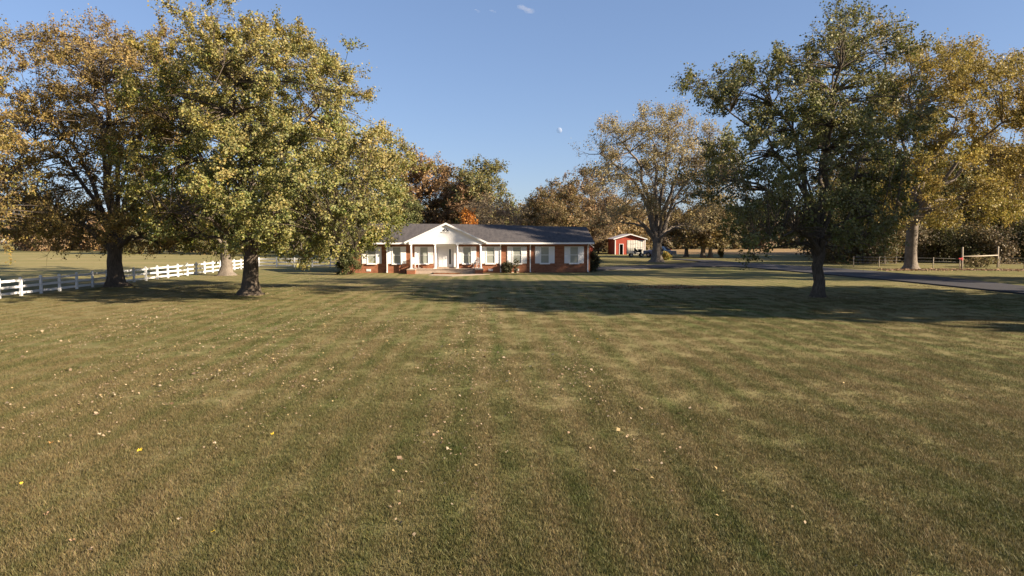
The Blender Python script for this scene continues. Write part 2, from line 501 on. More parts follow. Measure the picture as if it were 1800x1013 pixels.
# roof in three runs, the ridge a little lower at each seam
OV, RY = 0.56, 4.25
s1, s2 = hx(893), hx(944)
def roof_run(x0, x1, za, zb, ez0, ez1):
    m = MB(); th = 0.16
    for side in (-1, 1):
        ye = -OV if side < 0 else 2 * RY + OV
        top = [(x0, ye, ez0), (x1, ye, ez1), (x1, RY, zb), (x0, RY, za)]
        bot = [(p[0], p[1], p[2] - th) for p in top]
        m.add(top + bot, [(0, 1, 2, 3), (7, 6, 5, 4), (0, 4, 5, 1), (1, 5, 6, 2), (2, 6, 7, 3), (3, 7, 4, 0)])
    return m.build('roof', M['shingle'], house)
roof_run(WL - 0.4, s1, 5.02, 4.84, 3.09, 3.09)
roof_run(s1 + 0.004, s2, 4.79, 4.75, 3.06, 3.06)
roof_run(s2 + 0.004, XR + 0.30, 4.70, 4.63, 3.03, 3.03)
MB().box(WL - 0.38, XR + 0.28, -OV + 0.02, -0.002, EZ - 0.05, EZ - 0.02).build('soffit', M['white'], house)
MB().box(WL - 0.4, XR + 0.3, -OV - 0.11, -OV - 0.004, EZ - 0.07, EZ + 0.09).build('gutter', M['white'], house)
MB().add(*(lambda x: ([(x, -OV, 2.86), (x, RY, 4.45), (x, 2 * RY + OV, 2.86), (x, 2 * RY + OV, 3.02), (x, RY, 4.62), (x, -OV, 3.02),
                       (x + .06, -OV, 2.86), (x + .06, RY, 4.45), (x + .06, 2 * RY + OV, 2.86), (x + .06, 2 * RY + OV, 3.02), (x + .06, RY, 4.62), (x + .06, -OV, 3.02)],
                      [(0, 1, 4, 5), (1, 2, 3, 4), (11, 10, 7, 6), (10, 9, 8, 7), (0, 6, 7, 1), (1, 7, 8, 2), (5, 4, 10, 11), (4, 3, 9, 10), (0, 5, 11, 6), (2, 8, 9, 3)]))(XR + 0.302)).build('rake_board', M['shingle'], house)
for px, yy in ((680.6, -0.1), (879.8, -0.1), (932, -0.1), (1033, -0.1)):
    x = hx(px)
    m = MB().box(x - 0.05, x + 0.05, yy - 0.03, yy + 0.06, 0.05, 2.62)
    m.prism([(-0.6, 2.84), (-0.5, 2.84), (yy + 0.06, 2.62), (yy - 0.03, 2.55)], x - 0.05, x + 0.05, 'x')
    m.box(x - 0.05, x + 0.05, yy - 0.25, yy - 0.031, 0.05, 0.13)
    m.build('downspout', M['white'], house)
WZ0, WZ1 = 0.92, 2.60
def window(px, w=0.80, sw=0.46, y=0.0, blind=M['pane']):
    x = hx(px)
    f = MB()
    f.box(x - w / 2 - 0.06, x - w / 2, y - 0.09, y - 0.002, WZ0, WZ1); f.box(x + w / 2, x + w / 2 + 0.06, y - 0.09, y - 0.002, WZ0, WZ1)
    f.box(x - w / 2, x + w / 2, y - 0.09, y - 0.002, WZ1 - 0.06, WZ1)
    f.box(x - w / 2 - 0.1, x + w / 2 + 0.1, y - 0.14, y - 0.002, WZ0 - 0.09, WZ0 - 0.001)
    wo = f.build('window', M['white'], house)
    zm = (WZ0 + WZ1) / 2
    MB().box(x - w / 2, x + w / 2, y - 0.03, y - 0.004, WZ0, WZ1 - 0.061).build('pane', blind, wo)
    s = MB().box(x - w / 2 + 0.001, x + w / 2 - 0.001, y - 0.055, y - 0.032, zm - 0.025, zm + 0.025)
    s.box(x - w / 2 + 0.001, x - w / 2 + 0.04, y - 0.05, y - 0.033, WZ0 + 0.001, WZ1 - 0.07); s.box(x + w / 2 - 0.04, x + w / 2 - 0.001, y - 0.05, y - 0.033, WZ0 + 0.001, WZ1 - 0.07)
    s.box(x - w / 2 + 0.041, x + w / 2 - 0.041, y - 0.05, y - 0.033, WZ0 + 0.001, WZ0 + 0.05)
    s.build('sash', M['white'], wo)
    if sw:
        for sd in (-1, 1):
            xc = x + sd * (w / 2 + 0.062 + sw / 2)
            m = MB().box(xc - sw / 2, xc + sw / 2, y - 0.055, y - 0.003, WZ0, WZ1 + 0.01)
            for za, zb in ((WZ0 + 0.08, zm - 0.05), (zm + 0.05, WZ1 - 0.08)):      # raised louvre fields
                n = 9
                for i in range(n):
                    z = za + (zb - za) * i / n
                    m.prism([(y - 0.056, z), (y - 0.075, z + 0.02), (y - 0.056, z + (zb - za) / n - 0.01)], xc - sw / 2 + 0.05, xc + sw / 2 - 0.05, 'x')
            m.build('shutter', M['white'], house)
for px in (697.5, 745.5, 821): window(px)
for px in (862, 908.7, 957.7, 1009): window(px, 0.84, 0.5)
window(653, 0.8, 0.5, 0.26)
# front door in its shallow recess
MB().box(XA, XB, 0.32, 0.36, 0.46, 2.62).build('entry_panel', M['white'], house)
MB().box(XA - 0.002, XA + 0.16, -0.03, 0.319, 0.46, 2.618).build('door_jamb', M['white'], house)
MB().box(XB - 0.2, XB + 0.002, -0.03, 0.319, 0.46, 2.618).build('door_jamb', M['white'], house)
MB().box(XA + 0.161, XB - 0.201, 0.0, 0.319, 2.52, 2.619).build('door_head', M['white'], house)
xd = hx(777.5)
dm = MB().box(xd - 0.46, xd + 0.46, 0.265, 0.319, 0.60, 2.50)
for i in (0, 1):
    for za, zb in ((0.72, 1.22), (1.32, 1.92), (2.02, 2.38)):
        dm.box(xd - 0.36 + 0.4 * i, xd - 0.04 + 0.4 * i, 0.245, 0.264, za, zb)
door = dm.build('door', M['white'], house)
MB().tube([(xd + 0.39, 0.262, 1.45), (xd + 0.39, 0.19, 1.45)], [0.035, 0.04], 8).build('handle', M['black'], door)
xs_ = hx(791)
sl = MB().box(xs_ - 0.2, xs_ - 0.09, 0.26, 0.319, 0.60, 2.50).box(xs_ + 0.09, xs_ + 0.2, 0.26, 0.319, 0.60, 2.50).box(xs_ - 0.089, xs_ + 0.089, 0.26, 0.319, 0.60, 0.85).box(xs_ - 0.089, xs_ + 0.089, 0.26, 0.319, 2.35, 2.5).build('sidelight', M['white'], house)
MB().box(xs_ - 0.088, xs_ + 0.088, 0.285, 0.318, 0.851, 2.349).build('pane', M['pane_dark'], sl)
# porch
PXL, PXR = hx(716, -1), hx(848, -1)
MB().box(PXL, PXR, -0.95, -0.001, -0.2, 0.36).build('porch_base', M['brick'], house)
MB().box(PXL - 0.04, PXR + 0.04, -1.0, -0.002, 0.361, 0.46).build('porch_floor', M['concrete'], house)
MB().box(XA + 0.1, XB + 0.1, -0.42, 0.318, 0.461, 0.595).build('threshold', M['concrete'], house)
for a, b in ((PXL, PXL + 0.78), (PXR - 0.78, PXR)):
    p_ = MB().box(a, b, -2.3, -1.001, -0.2, 0.38).build('cheek_wall', M['brick'], house)
    MB().box(a - 0.03, b + 0.03, -2.33, -1.002, 0.381, 0.45).build('coping', M['concrete'], p_)
MB().box(PXL + 0.785, PXR - 0.785, -1.55, -1.003, -0.2, 0.31).build('step', M['concrete'], house)
st_ = MB().box(hx(760, -2), hx(806, -2), -2.1, -1.551, -0.2, 0.12).build('step', M['brick'], house)
MB().box(hx(760, -2) - 0.03, hx(806, -2) + 0.03, -2.14, -1.552, 0.121, 0.17).build('tread', M['concrete'], st_)
MB().box(PXL + 0.785, hx(760, -2) - 0.04, -1.9, -1.553, -0.2, 0.14).build('step', M['concrete'], house)
MB().box(hx(806, -2) + 0.04, PXR - 0.785, -1.9, -1.553, -0.2, 0.14).build('step', M['concrete'], house)
PF = -0.66                       # plane of the columns
for px in (721.9, 764, 803.2, 844.1):
    x = hx(px, PF)
    zs = [0.56, 0.62, 0.9, 1.5, 2.2, 2.72]
    c = MB().tube([(x, PF, z) for z in zs], [0.112, 0.108, 0.108, 0.105, 0.098, 0.09], 14).build('column', M['white'], house)
    MB().box(x - 0.14, x + 0.14, PF - 0.14, PF + 0.14, 0.461, 0.52).tube([(x, PF, 0.521), (x, PF, 0.56)], [0.135, 0.115], 14).build('base', M['white'], c)
    MB().tube([(x, PF, 2.721), (x, PF, 2.79)], [0.1, 0.125], 14).box(x - 0.14, x + 0.14, PF - 0.14, PF + 0.14, 2.791, 2.86).build('capital', M['white'], c)
gxL, gxR = hx(711.5, -1), hx(853.5, -1)
gxc = (gxL + gxR) / 2
AP, GE = 4.93, 3.10
MB().box(hx(718.5, PF), hx(847.5, PF), PF - 0.13, PF + 0.13, 2.861, 3.08).build('beam', M['white'], house)
gb = (GE - 0.02)
slope = (AP - GE) / ((gxR - gxL) / 2)
xw0, xw1 = hx(718.5, PF), hx(847.5, PF)
zi = lambda x: AP - 0.14 - abs(x - gxc) * slope
MB().prism([(xw0, 3.081), (xw1, 3.081), (xw1, max(3.09, zi(xw1))), (gxc, zi(gxc)), (xw0, max(3.09, zi(xw0)))], PF - 0.10, PF + 0.0, 'y').build('pediment', M['white'], house)
pr = MB()
for xe in (gxL, gxR):
    top = [(xe, -0.92, GE), (gxc, -0.92, AP), (gxc, RY, AP), (xe, RY, GE)]
    bot = [(p[0], p[1], p[2] - 0.12) for p in top]
    pr.add(top + bot, [(0, 1, 2, 3), (7, 6, 5, 4), (0, 4, 5, 1), (1, 5, 6, 2), (2, 6, 7, 3), (3, 7, 4, 0)])
pr.build('porch_roof', M['shingle'], house)
for xe, sd in ((gxL, -1), (gxR, 1)):
    MB().prism([(xe, GE - 0.17), (xe, GE + 0.015), (gxc, AP + 0.015), (gxc, AP - 0.17)], -0.96, -0.923, 'y').build('rake_board', M['white'], house)
    MB().prism([(xe, GE - 0.13), (gxc, AP - 0.13), (gxc, AP - 0.155), (xe, GE - 0.155)], -0.92, PF - 0.101, 'y').build('soffit', M['white'], house)
    x0, x1 = (xe - 0.12, xe + 0.02) if sd < 0 else (xe - 0.02, xe + 0.12)
    MB().box(x0, x1, -0.98, -OV - 0.12, GE - 0.17, GE - 0.02).build('gutter', M['white'], house)
MB().box(xw0 + 0.14, xw1 - 0.14, PF + 0.131, -0.003, 2.80, 2.83).build('porch_ceiling', M['white'], house)
# half-round louvred vent in the gable
vc, vz, vr = hx(783, PF), 4.08, 0.30
arc = [(vc + vr * math.cos(a), vz + vr * math.sin(a)) for a in np.linspace(0, math.pi, 13)]
vo = MB().prism(arc, PF - 0.13, PF - 0.102, 'y').build('gable_vent', M['black'], house)
sp_ = MB()
for a in (0.25, 0.5, 0.75):
    d_ = np.array([math.cos(a * math.pi), math.sin(a * math.pi)])
    n_ = np.array([-d_[1], d_[0]]) * 0.013
    sp_.prism([tuple(np.array([vc, vz]) + n_), tuple(np.array([vc, vz]) - n_), tuple(np.array([vc, vz]) + d_ * vr - n_), tuple(np.array([vc, vz]) + d_ * vr + n_)], PF - 0.145, PF - 0.131, 'y')
sp_.box(vc - vr - 0.08, vc + vr + 0.08, PF - 0.17, PF - 0.103, vz - 0.08, vz - 0.001)
sp_.build('vent_bars', M['white'], vo)
for px, yy in ((647, 0.26), (862.5, 0.0), (908.5, 0.0)):
    x = hx(px)
    m = MB().box(x - 0.22, x + 0.22, yy - 0.03, yy - 0.003, 0.16, 0.38)
    for i in range(4): m.box(x - 0.2, x + 0.2, yy - 0.045, yy - 0.031, 0.18 + i * 0.05, 0.205 + i * 0.05)
    m.build('foundation_vent', M['white'], house)
# walk and planting-bed edging
tag(MB().prism([tuple(ground(*p)[:2]) for p in ((752, 484.6), (795, 486.2), (862, 482.6), (858, 481.6), (800, 482.9), (760, 482.6))], -0.1, 0.02, 'z').build('front_walk', M['concrete']), kind='structure')
tag(MB().prism([tuple(ground(*p)[:2]) for p in ((899, 479.9), (915, 479.3), (931, 477.6), (931, 477.0), (915, 478.4), (899, 479.0))], -0.1, 0.05, 'z').build('path_edging', M['concrete']), kind='structure')
tag(MB().prism([tuple(ground(*p)[:2]) for p in ((964, 477.6), (990, 477.3), (990, 476.7), (964, 476.8))], -0.1, 0.05, 'z').build('path_edging', M['concrete']), kind='structure')

# rocking chairs on the porch
def rocking_chair():
    t = empty('rocking_chair', (0, 0, 0), 0, 'white rocking chair on the porch', 'chair', 'white rocking chairs on the porch')
    s = MB()
    for i in range(5): s.box(-0.25, 0.25, -0.24 + i * 0.1, -0.155 + i * 0.1, 0.40, 0.425)
    s.build('seat', M['white'], t)
    b = MB()
    for i in range(6):
        z0 = 0.50 + i * 0.095
        y0 = 0.25 + (z0 - 0.45) * 0.22
        b.prism([(y0, z0), (y0 + 0.02, z0), (y0 + 0.035, z0 + 0.07), (y0 + 0.015, z0 + 0.07)], -0.22, 0.22, 'x')
    b.build('backrest', M['white'], t)
    for sd in (-1, 1):
        x = sd * 0.245
        MB().tube([(x, 0.22, 0.07), (x, 0.25, 0.45), (x, 0.40, 1.10)], [0.02, 0.022, 0.018], 6).build('leg', M['white'], t)
        MB().tube([(x, -0.22, 0.07), (x, -0.22, 0.62)], [0.02, 0.02], 6).build('leg', M['white'], t)
        MB().box(x - 0.045, x + 0.045, -0.28, 0.28, 0.62, 0.645).build('armrest', M['white'], t)
        ys = np.linspace(-0.42, 0.48, 9)
        MB().tube([(x, y, 0.022 + 0.28 * (y - 0.0) ** 2) for y in ys], [0.02] * 9, 6).build('rocker', M['white'], t)
    return t
def on_house(x, y, z, rz): 
    p = Matrix.Translation((0, D0, 0)) @ Matrix.Rotation(YAW, 4, 'Z') @ Vector((x, y, z))
    return p, rz + YAW
ch = rocking_chair()
ch.location, a_ = on_house(hx(730.5), -0.47, 0.462, 0); ch.rotation_euler.z = a_ + R(48)
ch['label'] = 'white rocking chair at the left end of the porch'
c2 = copy_tree(ch)
c2.location, a_ = on_house(hx(838.5), -0.47, 0.462, 0); c2.rotation_euler.z = a_ - R(40)
c2['label'] = 'white rocking chair at the right end of the porch'

# ------------------------------------------------------------------ white fence
fence = empty('board_fence', tuple(ground(445, 474)), 0, 'white three rail fence running back from the left and along behind the left maples', 'fence')
fx = -29.9
corner = np.array([fx, 80.6])
fposts = [np.array([fx, y]) for y in np.arange(80.6 - 1.78 * 27, 80.7, 1.78)] 
back = [corner + np.array([2.1 * i, 0.02 * i]) for i in range(1, 8)]
allp = fposts + back
fl = fence.location
def fp(p): return p[0] - fl.x, p[1] - fl.y
pm = None
rng_f = random.Random(3)
for i, p in enumerate(allp):
    x, y = fp(p)
    if pm is None:
        m = MB().box(-0.065, 0.065, -0.065, 0.065, -0.2, 1.12)
        m.add([(-0.075, -0.075, 1.121), (0.075, -0.075, 1.121), (0.075, 0.075, 1.121), (-0.075, 0.075, 1.121), (0, 0, 1.17)], [(3, 2, 1, 0), (0, 1, 4), (1, 2, 4), (2, 3, 4), (3, 0, 4)])
        o = m.build('post', M['white_fence'], fence); pm = o.data
    else: o = link('post', pm, fence)
    o.location = (x, y, rng_f.uniform(-0.02, 0.02)); o.rotation_euler = (R(rng_f.uniform(-0.8, 0.8)), R(rng_f.uniform(-0.8, 0.8)), 0)
rm = None
for a, b in zip(allp[:-1], allp[1:]):
    ax, ay = fp(a); bx_, by = fp(b)
    L_, ang = math.hypot(bx_ - ax, by - ay), math.atan2(by - ay, bx_ - ax)
    for z in (0.20, 0.57, 0.95):
        if rm is None:
            o = MB().box(0.0, 1.0, -0.02, 0.02, -0.07, 0.07).build('rail', M['white_fence'], fence); rm = o.data
        else: o = link('rail', rm, fence)
        o.location = (ax, ay, z + rng_f.uniform(-0.012, 0.012)); o.rotation_euler = (0, R(rng_f.uniform(-0.3, 0.3)), ang); o.scale = (L_, 1, 1)

# ------------------------------------------------------------------ barn and the things round it
bp = ground(1081, 447.7); bd = bp[1]
BX0, BX1 = 0.0, (1134 - 1081) / ppm(bd)
barn = empty('barn', tuple(bp), 0, 'small red barn with weathered white garage door beside the house', 'barn')
BE, BA, BD = 3.15, 4.05, 10.0
bc = (BX0 + BX1) / 2
dx0, dx1 = (1089 - 1081) / ppm(bd), (1095 - 1081) / ppm(bd)
w = MB().box(BX0, dx0, 0, 0.15, -0.1, BE).box(dx1, BX1, 0, 0.15, -0.1, BE).box(dx0, dx1, 0, 0.15, 2.05, BE)
w.prism([(BX0, BE), (BX1, BE), (bc, BA)], 0.0, 0.15, 'y')
w.build('wall', M['barn_red'], barn)
MB().box(BX0, BX0 + 0.15, 0.15, BD, -0.1, BE).build('wall', M['barn_red'], barn)
MB().box(BX1 - 0.15, BX1, 0.15, BD, -0.1, BE).build('wall', M['barn_red'], barn)
MB().box(BX0, BX1, BD, BD + 0.15, -0.1, BE).build('wall', M['barn_red'], barn)
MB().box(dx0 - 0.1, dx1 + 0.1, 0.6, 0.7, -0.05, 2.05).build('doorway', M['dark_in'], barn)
fr = MB().box(dx0 - 0.09, dx0, -0.03, 0.1, -0.02, 2.05).box(dx1, dx1 + 0.09, -0.03, 0.1, -0.02, 2.05).box(dx0 - 0.09, dx1 + 0.09, -0.031, 0.1, 2.051, 2.15).build('door_frame', M['white'], barn)
for x in (BX0 - 0.03, BX1 - 0.13): MB().box(x, x + 0.17, -0.03, -0.002, -0.05, BE).build('corner_board', M['white'], barn)
gx0, gx1 = (1102 - 1081) / ppm(bd), (1132 - 1081) / ppm(bd)
for i in range(4):
    for j in range(4):
        w_, h_ = (gx1 - gx0) / 4, 2.85 / 4
        MB().box(gx0 + j * w_ + 0.015, gx0 + (j + 1) * w_ - 0.015, -0.05, -0.02, 0.02 + i * h_, 0.02 + (i + 1) * h_ - 0.03).build('door_panel', M['barn_door'], barn)
MB().box(gx0, gx1, -0.019, -0.003, 0.0, 2.86).build('garage_door', M['barn_door'], barn)
sl_ = (BA - BE) / (bc - BX0)
for xe, sd in ((BX0 - 0.35, -1), (BX1 + 0.35, 1)):
    ze = BE - 0.35 * sl_ + 0.03
    m = MB(); top = [(xe, -0.35, ze + 0.06), (bc, -0.35, BA + 0.09), (bc, BD + 0.4, BA + 0.09), (xe, BD + 0.4, ze + 0.06)]
    m.add(top + [(p[0], p[1], p[2] - 0.06) for p in top], [(0, 1, 2, 3), (7, 6, 5, 4), (0, 4, 5, 1), (1, 5, 6, 2), (2, 6, 7, 3), (3, 7, 4, 0)])
    m.build('roof', M['barn_roof'], barn)
    MB().prism([(xe, ze - 0.12), (xe, ze + 0.07), (bc, BA + 0.10), (bc, BA - 0.09)], -0.39, -0.353, 'y').build('rake_board', M['white'], barn)
# little shed behind the house end
sp0 = at(1029, 445, 108)
shed = empty('garden_shed', (sp0[0], 108, 0), 0, 'little red shed with white roof edge peeping past the right end of the house', 'shed')
MB().box(0, 1.2, 0, 2.0, -0.1, 2.0).prism([(0, 2.0), (1.2, 2.0), (0.6, 2.42)], 0, 2.0, 'y').build('wall', M['barn_red'], shed)
for xe in (-0.15, 1.35):
    MB().add([(xe, -0.12, 1.93), (0.6, -0.12, 2.52), (0.6, 2.1, 2.52), (xe, 2.1, 1.93), (xe, -0.12, 1.85), (0.6, -0.12, 2.43), (0.6, 2.1, 2.43), (xe, 2.1, 1.85)],
             [(0, 1, 2, 3), (7, 6, 5, 4), (0, 4, 5, 1), (1, 5, 6, 2), (2, 6, 7, 3), (3, 7, 4, 0)]).build('roof', M['white'], shed)

def wheel(parent, x, y, r=0.36, w=0.22):
    ax = 0.001
    o = MB().tube([(x, y - w / 2, r), (x, y - w / 2 + 0.02, r), (x, y + w / 2 - 0.02, r), (x, y + w / 2, r)], [r * 0.9, r, r, r * 0.9], 18).build('wheel', M['rubber'], parent)
    MB().tube([(x, y - w / 2 - 0.008, r), (x, y + w / 2 + 0.008, r)], [r * 0.58, r * 0.58], 12).build('rim', M['chrome'], o)
def vehicle(name, loc, rz, label, paint, pickup):
    t = empty(name, loc, rz, label, 'pickup truck' if pickup else 'car')
    L_, Wd = (5.4, 1.9) if pickup else (4.5, 1.8)
    xw = (0.95, L_ - 1.15)
    r = 0.39 if pickup else 0.33
    def arch(cx):
        return [(cx + (r + 0.07) * math.cos(a), r + (r + 0.07) * math.sin(a)) for a in np.linspace(math.pi - 0.25, 0.25, 7)]
    if pickup: prof = [(0, 0.45), *arch(xw[0]), *arch(xw[1]), (L_, 0.5), (L_, 1.12), (3.6, 1.15), (3.55, 1.17), (1.9, 1.17), (1.85, 1.12), (0.02, 1.14), (0, 1.02)]
    else: prof = [(0, 0.35), *arch(xw[0]), *arch(xw[1]), (L_, 0.4), (L_, 0.72), (L_ - 0.1, 0.86), (3.3, 0.98), (0.15, 1.02), (0, 0.9)]
    MB().prism(prof, -Wd / 2, Wd / 2, 'y').build('body', paint, t, 0.04)
    if pickup: cab = [(1.92, 1.171), (2.02, 1.84), (3.1, 1.88), (3.75, 1.171)]
    else: cab = [(0.3, 1.021), (0.7, 1.46), (2.3, 1.52), (3.4, 1.0)]
    MB().prism(cab, -Wd / 2 + 0.1, Wd / 2 - 0.1, 'y').build('cab', paint, t, 0.05)
    cw = np.array(cab); c_ = cw.mean(0)
    win = [tuple(c_ + (p - c_) * np.array([0.84, 0.74])) for p in cw]
    g = MB().prism(win, -Wd / 2 + 0.09, Wd / 2 - 0.09, 'y').build('side_window', M['pane_dark'], t)
    wf = [cab[2], cab[3]]
    a, b = np.array(wf[0]), np.array(wf[1]); n = np.array([b[1] - a[1], -(b[0] - a[0])]); n = -n / np.linalg.norm(n) * 0.006
    if n[0] < 0: n = -n
    p0, p1 = a + (b - a) * 0.1 + n, a + (b - a) * 0.9 + n
    MB().prism([tuple(p0), tuple(p1), tuple(p1 - n * 2.5), tuple(p0 - n * 2.5)], -Wd / 2 + 0.2, Wd / 2 - 0.2, 'y').build('windscreen', M['pane_dark'], t)
    a, b = np.array(cab[0]), np.array(cab[1]); 
    p0, p1 = a + (b - a) * 0.2, a + (b - a) * 0.88
    MB().prism([(p0[0] - 0.006, p0[1]), (p1[0] - 0.006, p1[1]), (p1[0] + 0.02, p1[1]), (p0[0] + 0.02, p0[1])], -Wd / 2 + 0.22, Wd / 2 - 0.22, 'y').build('rear_window', M['pane_dark'], t)
    MB().box(-0.12, -0.002, -Wd / 2 + 0.05, Wd / 2 - 0.05, 0.42, 0.6).build('bumper', M['chrome'] if pickup else paint, t)
    MB().box(L_ + 0.002, L_ + 0.12, -Wd / 2 + 0.05, Wd / 2 - 0.05, 0.42, 0.62).build('bumper', M['chrome'] if pickup else paint, t)
    for sd in (-1, 1):
        MB().box(-0.02, 0.05, sd * (Wd / 2 - 0.1) - 0.09, sd * (Wd / 2 - 0.1) + 0.105, 0.72, 1.05).build('tail_light', M['lamp_red'], t)
        MB().box(L_ - 0.05, L_ + 0.02, sd * (Wd / 2 - 0.16) - 0.13, sd * (Wd / 2 - 0.16) + 0.13, 0.66, 0.84).build('headlight', M['lamp_white'], t)
        for x in xw: wheel(t, x, sd * (Wd / 2 - 0.11), r)
        MB().box(3.45 if pickup else 3.0, 3.6 if pickup else 3.12, sd * (Wd / 2 + 0.08) - 0.08, sd * (Wd / 2 + 0.08) + 0.08, 1.14 if pickup else 0.98, 1.3 if pickup else 1.1).build('mirror', M['black'], t)
    return t
tp = ground(1134, 451.6)
truck = vehicle('pickup_truck', (tp[0], tp[1], 0), R(-32), 'blue grey pickup truck half hidden behind the forked maple trunk', M['truckpaint'], True)
tc = ground(1179, 447.0)
vehicle('parked_car', (tc[0], tc[1], 0), R(168), 'dark blue car with red tail light beyond the forked maple', M['carpaint'], False)
# trailer hitched to the truck
tl = ground(1101.5, 451.6)
trailer = empty('utility_trailer', (tl[0], tl[1], 0), R(-4), 'black utility trailer with stake sides parked before the barn door', 'trailer')
MB().box(0, 2.7, -0.8, 0.8, 0.52, 0.62).build('deck', M['black'], trailer)
MB().box(2.7, 3.5, -0.04, 0.04, 0.5, 0.6).build('drawbar', M['black'], trailer)
for y in (-0.8, 0.77):
    for z in (0.72, 0.95): MB().box(-0.02, 1.25, y, y + 0.03, z, z + 0.13).build('side_board', M['white'], trailer)
    for x in np.linspace(0.0, 1.2, 7): MB().box(x, x + 0.05, y - 0.02, y + 0.05, 0.62, 1.5).build('stake', M['wood'], trailer)
for x in (0.95, 1.0 + 1.75):
    for y in (-0.92, 0.92): wheel(trailer, x - 0.2, y, 0.33, 0.2)
for x in (0.55, 2.2):
    pass
cg = empty('mower', (tl[0] + 1.6, tl[1] - 0.1, 0.622), R(-4), 'dark ride on mower loaded on the trailer', 'mower')
MB().box(-0.3, 1.0, -0.45, 0.45, 0.15, 0.42).build('body', M['black'], cg, 0.05)
MB().prism([(-0.25, 0.421), (0.25, 0.421), (0.15, 0.62), (-0.15, 0.95), (-0.28, 0.95)], -0.3, 0.3, 'y').build('seat', M['rubber'], cg)
MB().box(0.45, 1.05, -0.35, 0.35, 0.421, 0.72).build('hood', M['black'], cg, 0.05)
for x, r in ((-0.1, 0.24), (0.85, 0.18)):
    for y in (-0.5, 0.5): wheel(cg, x, y, r, 0.18)

# goal-like timber frame and wire fence on the right
g0, g1 = ground(1690.5, 473.8), ground(1753, 470.5)
frame = empty('timber_frame', tuple(g0), math.atan2(g1[1] - g0[1], g1[0] - g0[0]), 'two tall wooden posts joined by a cross rail before the right hand wood', 'gate frame')
GL = math.hypot(*(g1 - g0)[:2])
for x in (0, GL): MB().tube([(x, 0, -0.3), (x + 0.01, 0, 1.2), (x, 0.02, 2.45)], [0.1, 0.095, 0.085], 9).build('post', M['wood'], frame)
MB().tube([(0.09, 0, 1.42), (GL / 2, 0.0, 1.40), (GL - 0.09, 0, 1.43)], [0.062, 0.065, 0.058], 8).build('cross_rail', M['wood'], frame)
wf_ = empty('wire_fence', (g0[0], g0[1], 0), 0, 'low wire fence with small posts along the edge of the right hand wood', 'fence')
rel = lambda p: (p[0] - g0[0], p[1] - g0[1])
line = [rel(ground(x, y)) for x, y in ((1500, 468.5), (1545, 469.5), (1590, 470.5), (1640, 472)) ] + [(-0.25, 0)] 
line2 = [rel(g1 + np.array([0.25, 0.05, 0]))] + [rel(ground(x, y)) for x, y in ((1800, 472), (1850, 474), (1900, 476))]
for ln in (line, line2):
    for p in ln: MB().tube([(p[0], p[1], -0.2), (p[0], p[1], 1.25)], [0.05, 0.045], 6).build('post', M['wood'], wf_)
    for z in (0.45, 0.8, 1.15):
        MB().tube([(p[0], p[1] - 0.05, z) for p in ln], [0.018] * len(ln), 4).build('wire', M['wire'], wf_)
tape = MB().box(-0.13, 0.0, -0.13, -0.104, 1.0, 1.32).box(-0.45, -0.131, -0.13, -0.104, 1.14, 1.24).build('marker_tape', M['red_tape'])
tape.location = tuple(g0); tag(tape, 'red tape tied round the left post of the timber frame', 'tape')

# far white wagon and pole in the left field
pw = at(1.5, 425, 330)
wg = empty('farm_wagon', (pw[0], 330, 0), 0, 'low white wagon standing far away in the left field', 'wagon')
MB().box(0, 3.7, 0, 2.0, 0.9, 1.5).build('bed', M['white'], wg)
MB().box(1.0, 1.2, 0.5, 0.7, 1.5, 3.0).build('mast', M['white'], wg)
for x in (0.6, 3.1):
    for y in (0.0, 1.9): wheel(wg, x, y, 0.5, 0.25)
pp = at(12.3, 424, 335)
tag(MB().tube([(pp[0], 335, -0.5), (pp[0], 335, 6.2)], [0.16, 0.11], 8).build('field_pole', M['white']), 'thin pale pole rising beside the far white wagon', 'pole')

# ------------------------------------------------------------------ plants
PAL = dict(
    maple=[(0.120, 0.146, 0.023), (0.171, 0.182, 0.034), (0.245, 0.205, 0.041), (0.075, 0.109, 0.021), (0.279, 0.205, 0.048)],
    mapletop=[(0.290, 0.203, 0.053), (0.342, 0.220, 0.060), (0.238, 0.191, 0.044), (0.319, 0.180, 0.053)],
    gold=[(0.290, 0.212, 0.056), (0.235, 0.188, 0.052), (0.310, 0.205, 0.055), (0.190, 0.150, 0.040), (0.36, 0.24, 0.065)],
    tan=[(0.278, 0.200, 0.100), (0.221, 0.168, 0.079), (0.315, 0.215, 0.095), (0.168, 0.134, 0.055), (0.315, 0.194, 0.095)],
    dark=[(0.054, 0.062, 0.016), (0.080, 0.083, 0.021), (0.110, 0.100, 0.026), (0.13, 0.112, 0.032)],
    rust=[(0.290, 0.160, 0.078), (0.240, 0.130, 0.066), (0.320, 0.190, 0.082), (0.190, 0.112, 0.042), (0.160, 0.120, 0.042)],
    olive=[(0.150, 0.130, 0.042), (0.190, 0.150, 0.055), (0.115, 0.112, 0.036), (0.230, 0.165, 0.065)],
    bare=[(0.300, 0.210, 0.125), (0.250, 0.170, 0.100), (0.220, 0.165, 0.105)],
    orange=[(0.52, 0.205, 0.028), (0.56, 0.245, 0.032), (0.46, 0.175, 0.026)],
    green=[(0.072, 0.092, 0.026), (0.096, 0.115, 0.032), (0.120, 0.125, 0.040)],
    shrub=[(0.060, 0.080, 0.020), (0.095, 0.110, 0.032), (0.135, 0.135, 0.042), (0.044, 0.056, 0.016)],
    darkshrub=[(0.028, 0.036, 0.013), (0.040, 0.046, 0.018), (0.055, 0.050, 0.02)],
)
def unit(a): return a / (np.linalg.norm(a, axis=-1, keepdims=True) + 1e-9)
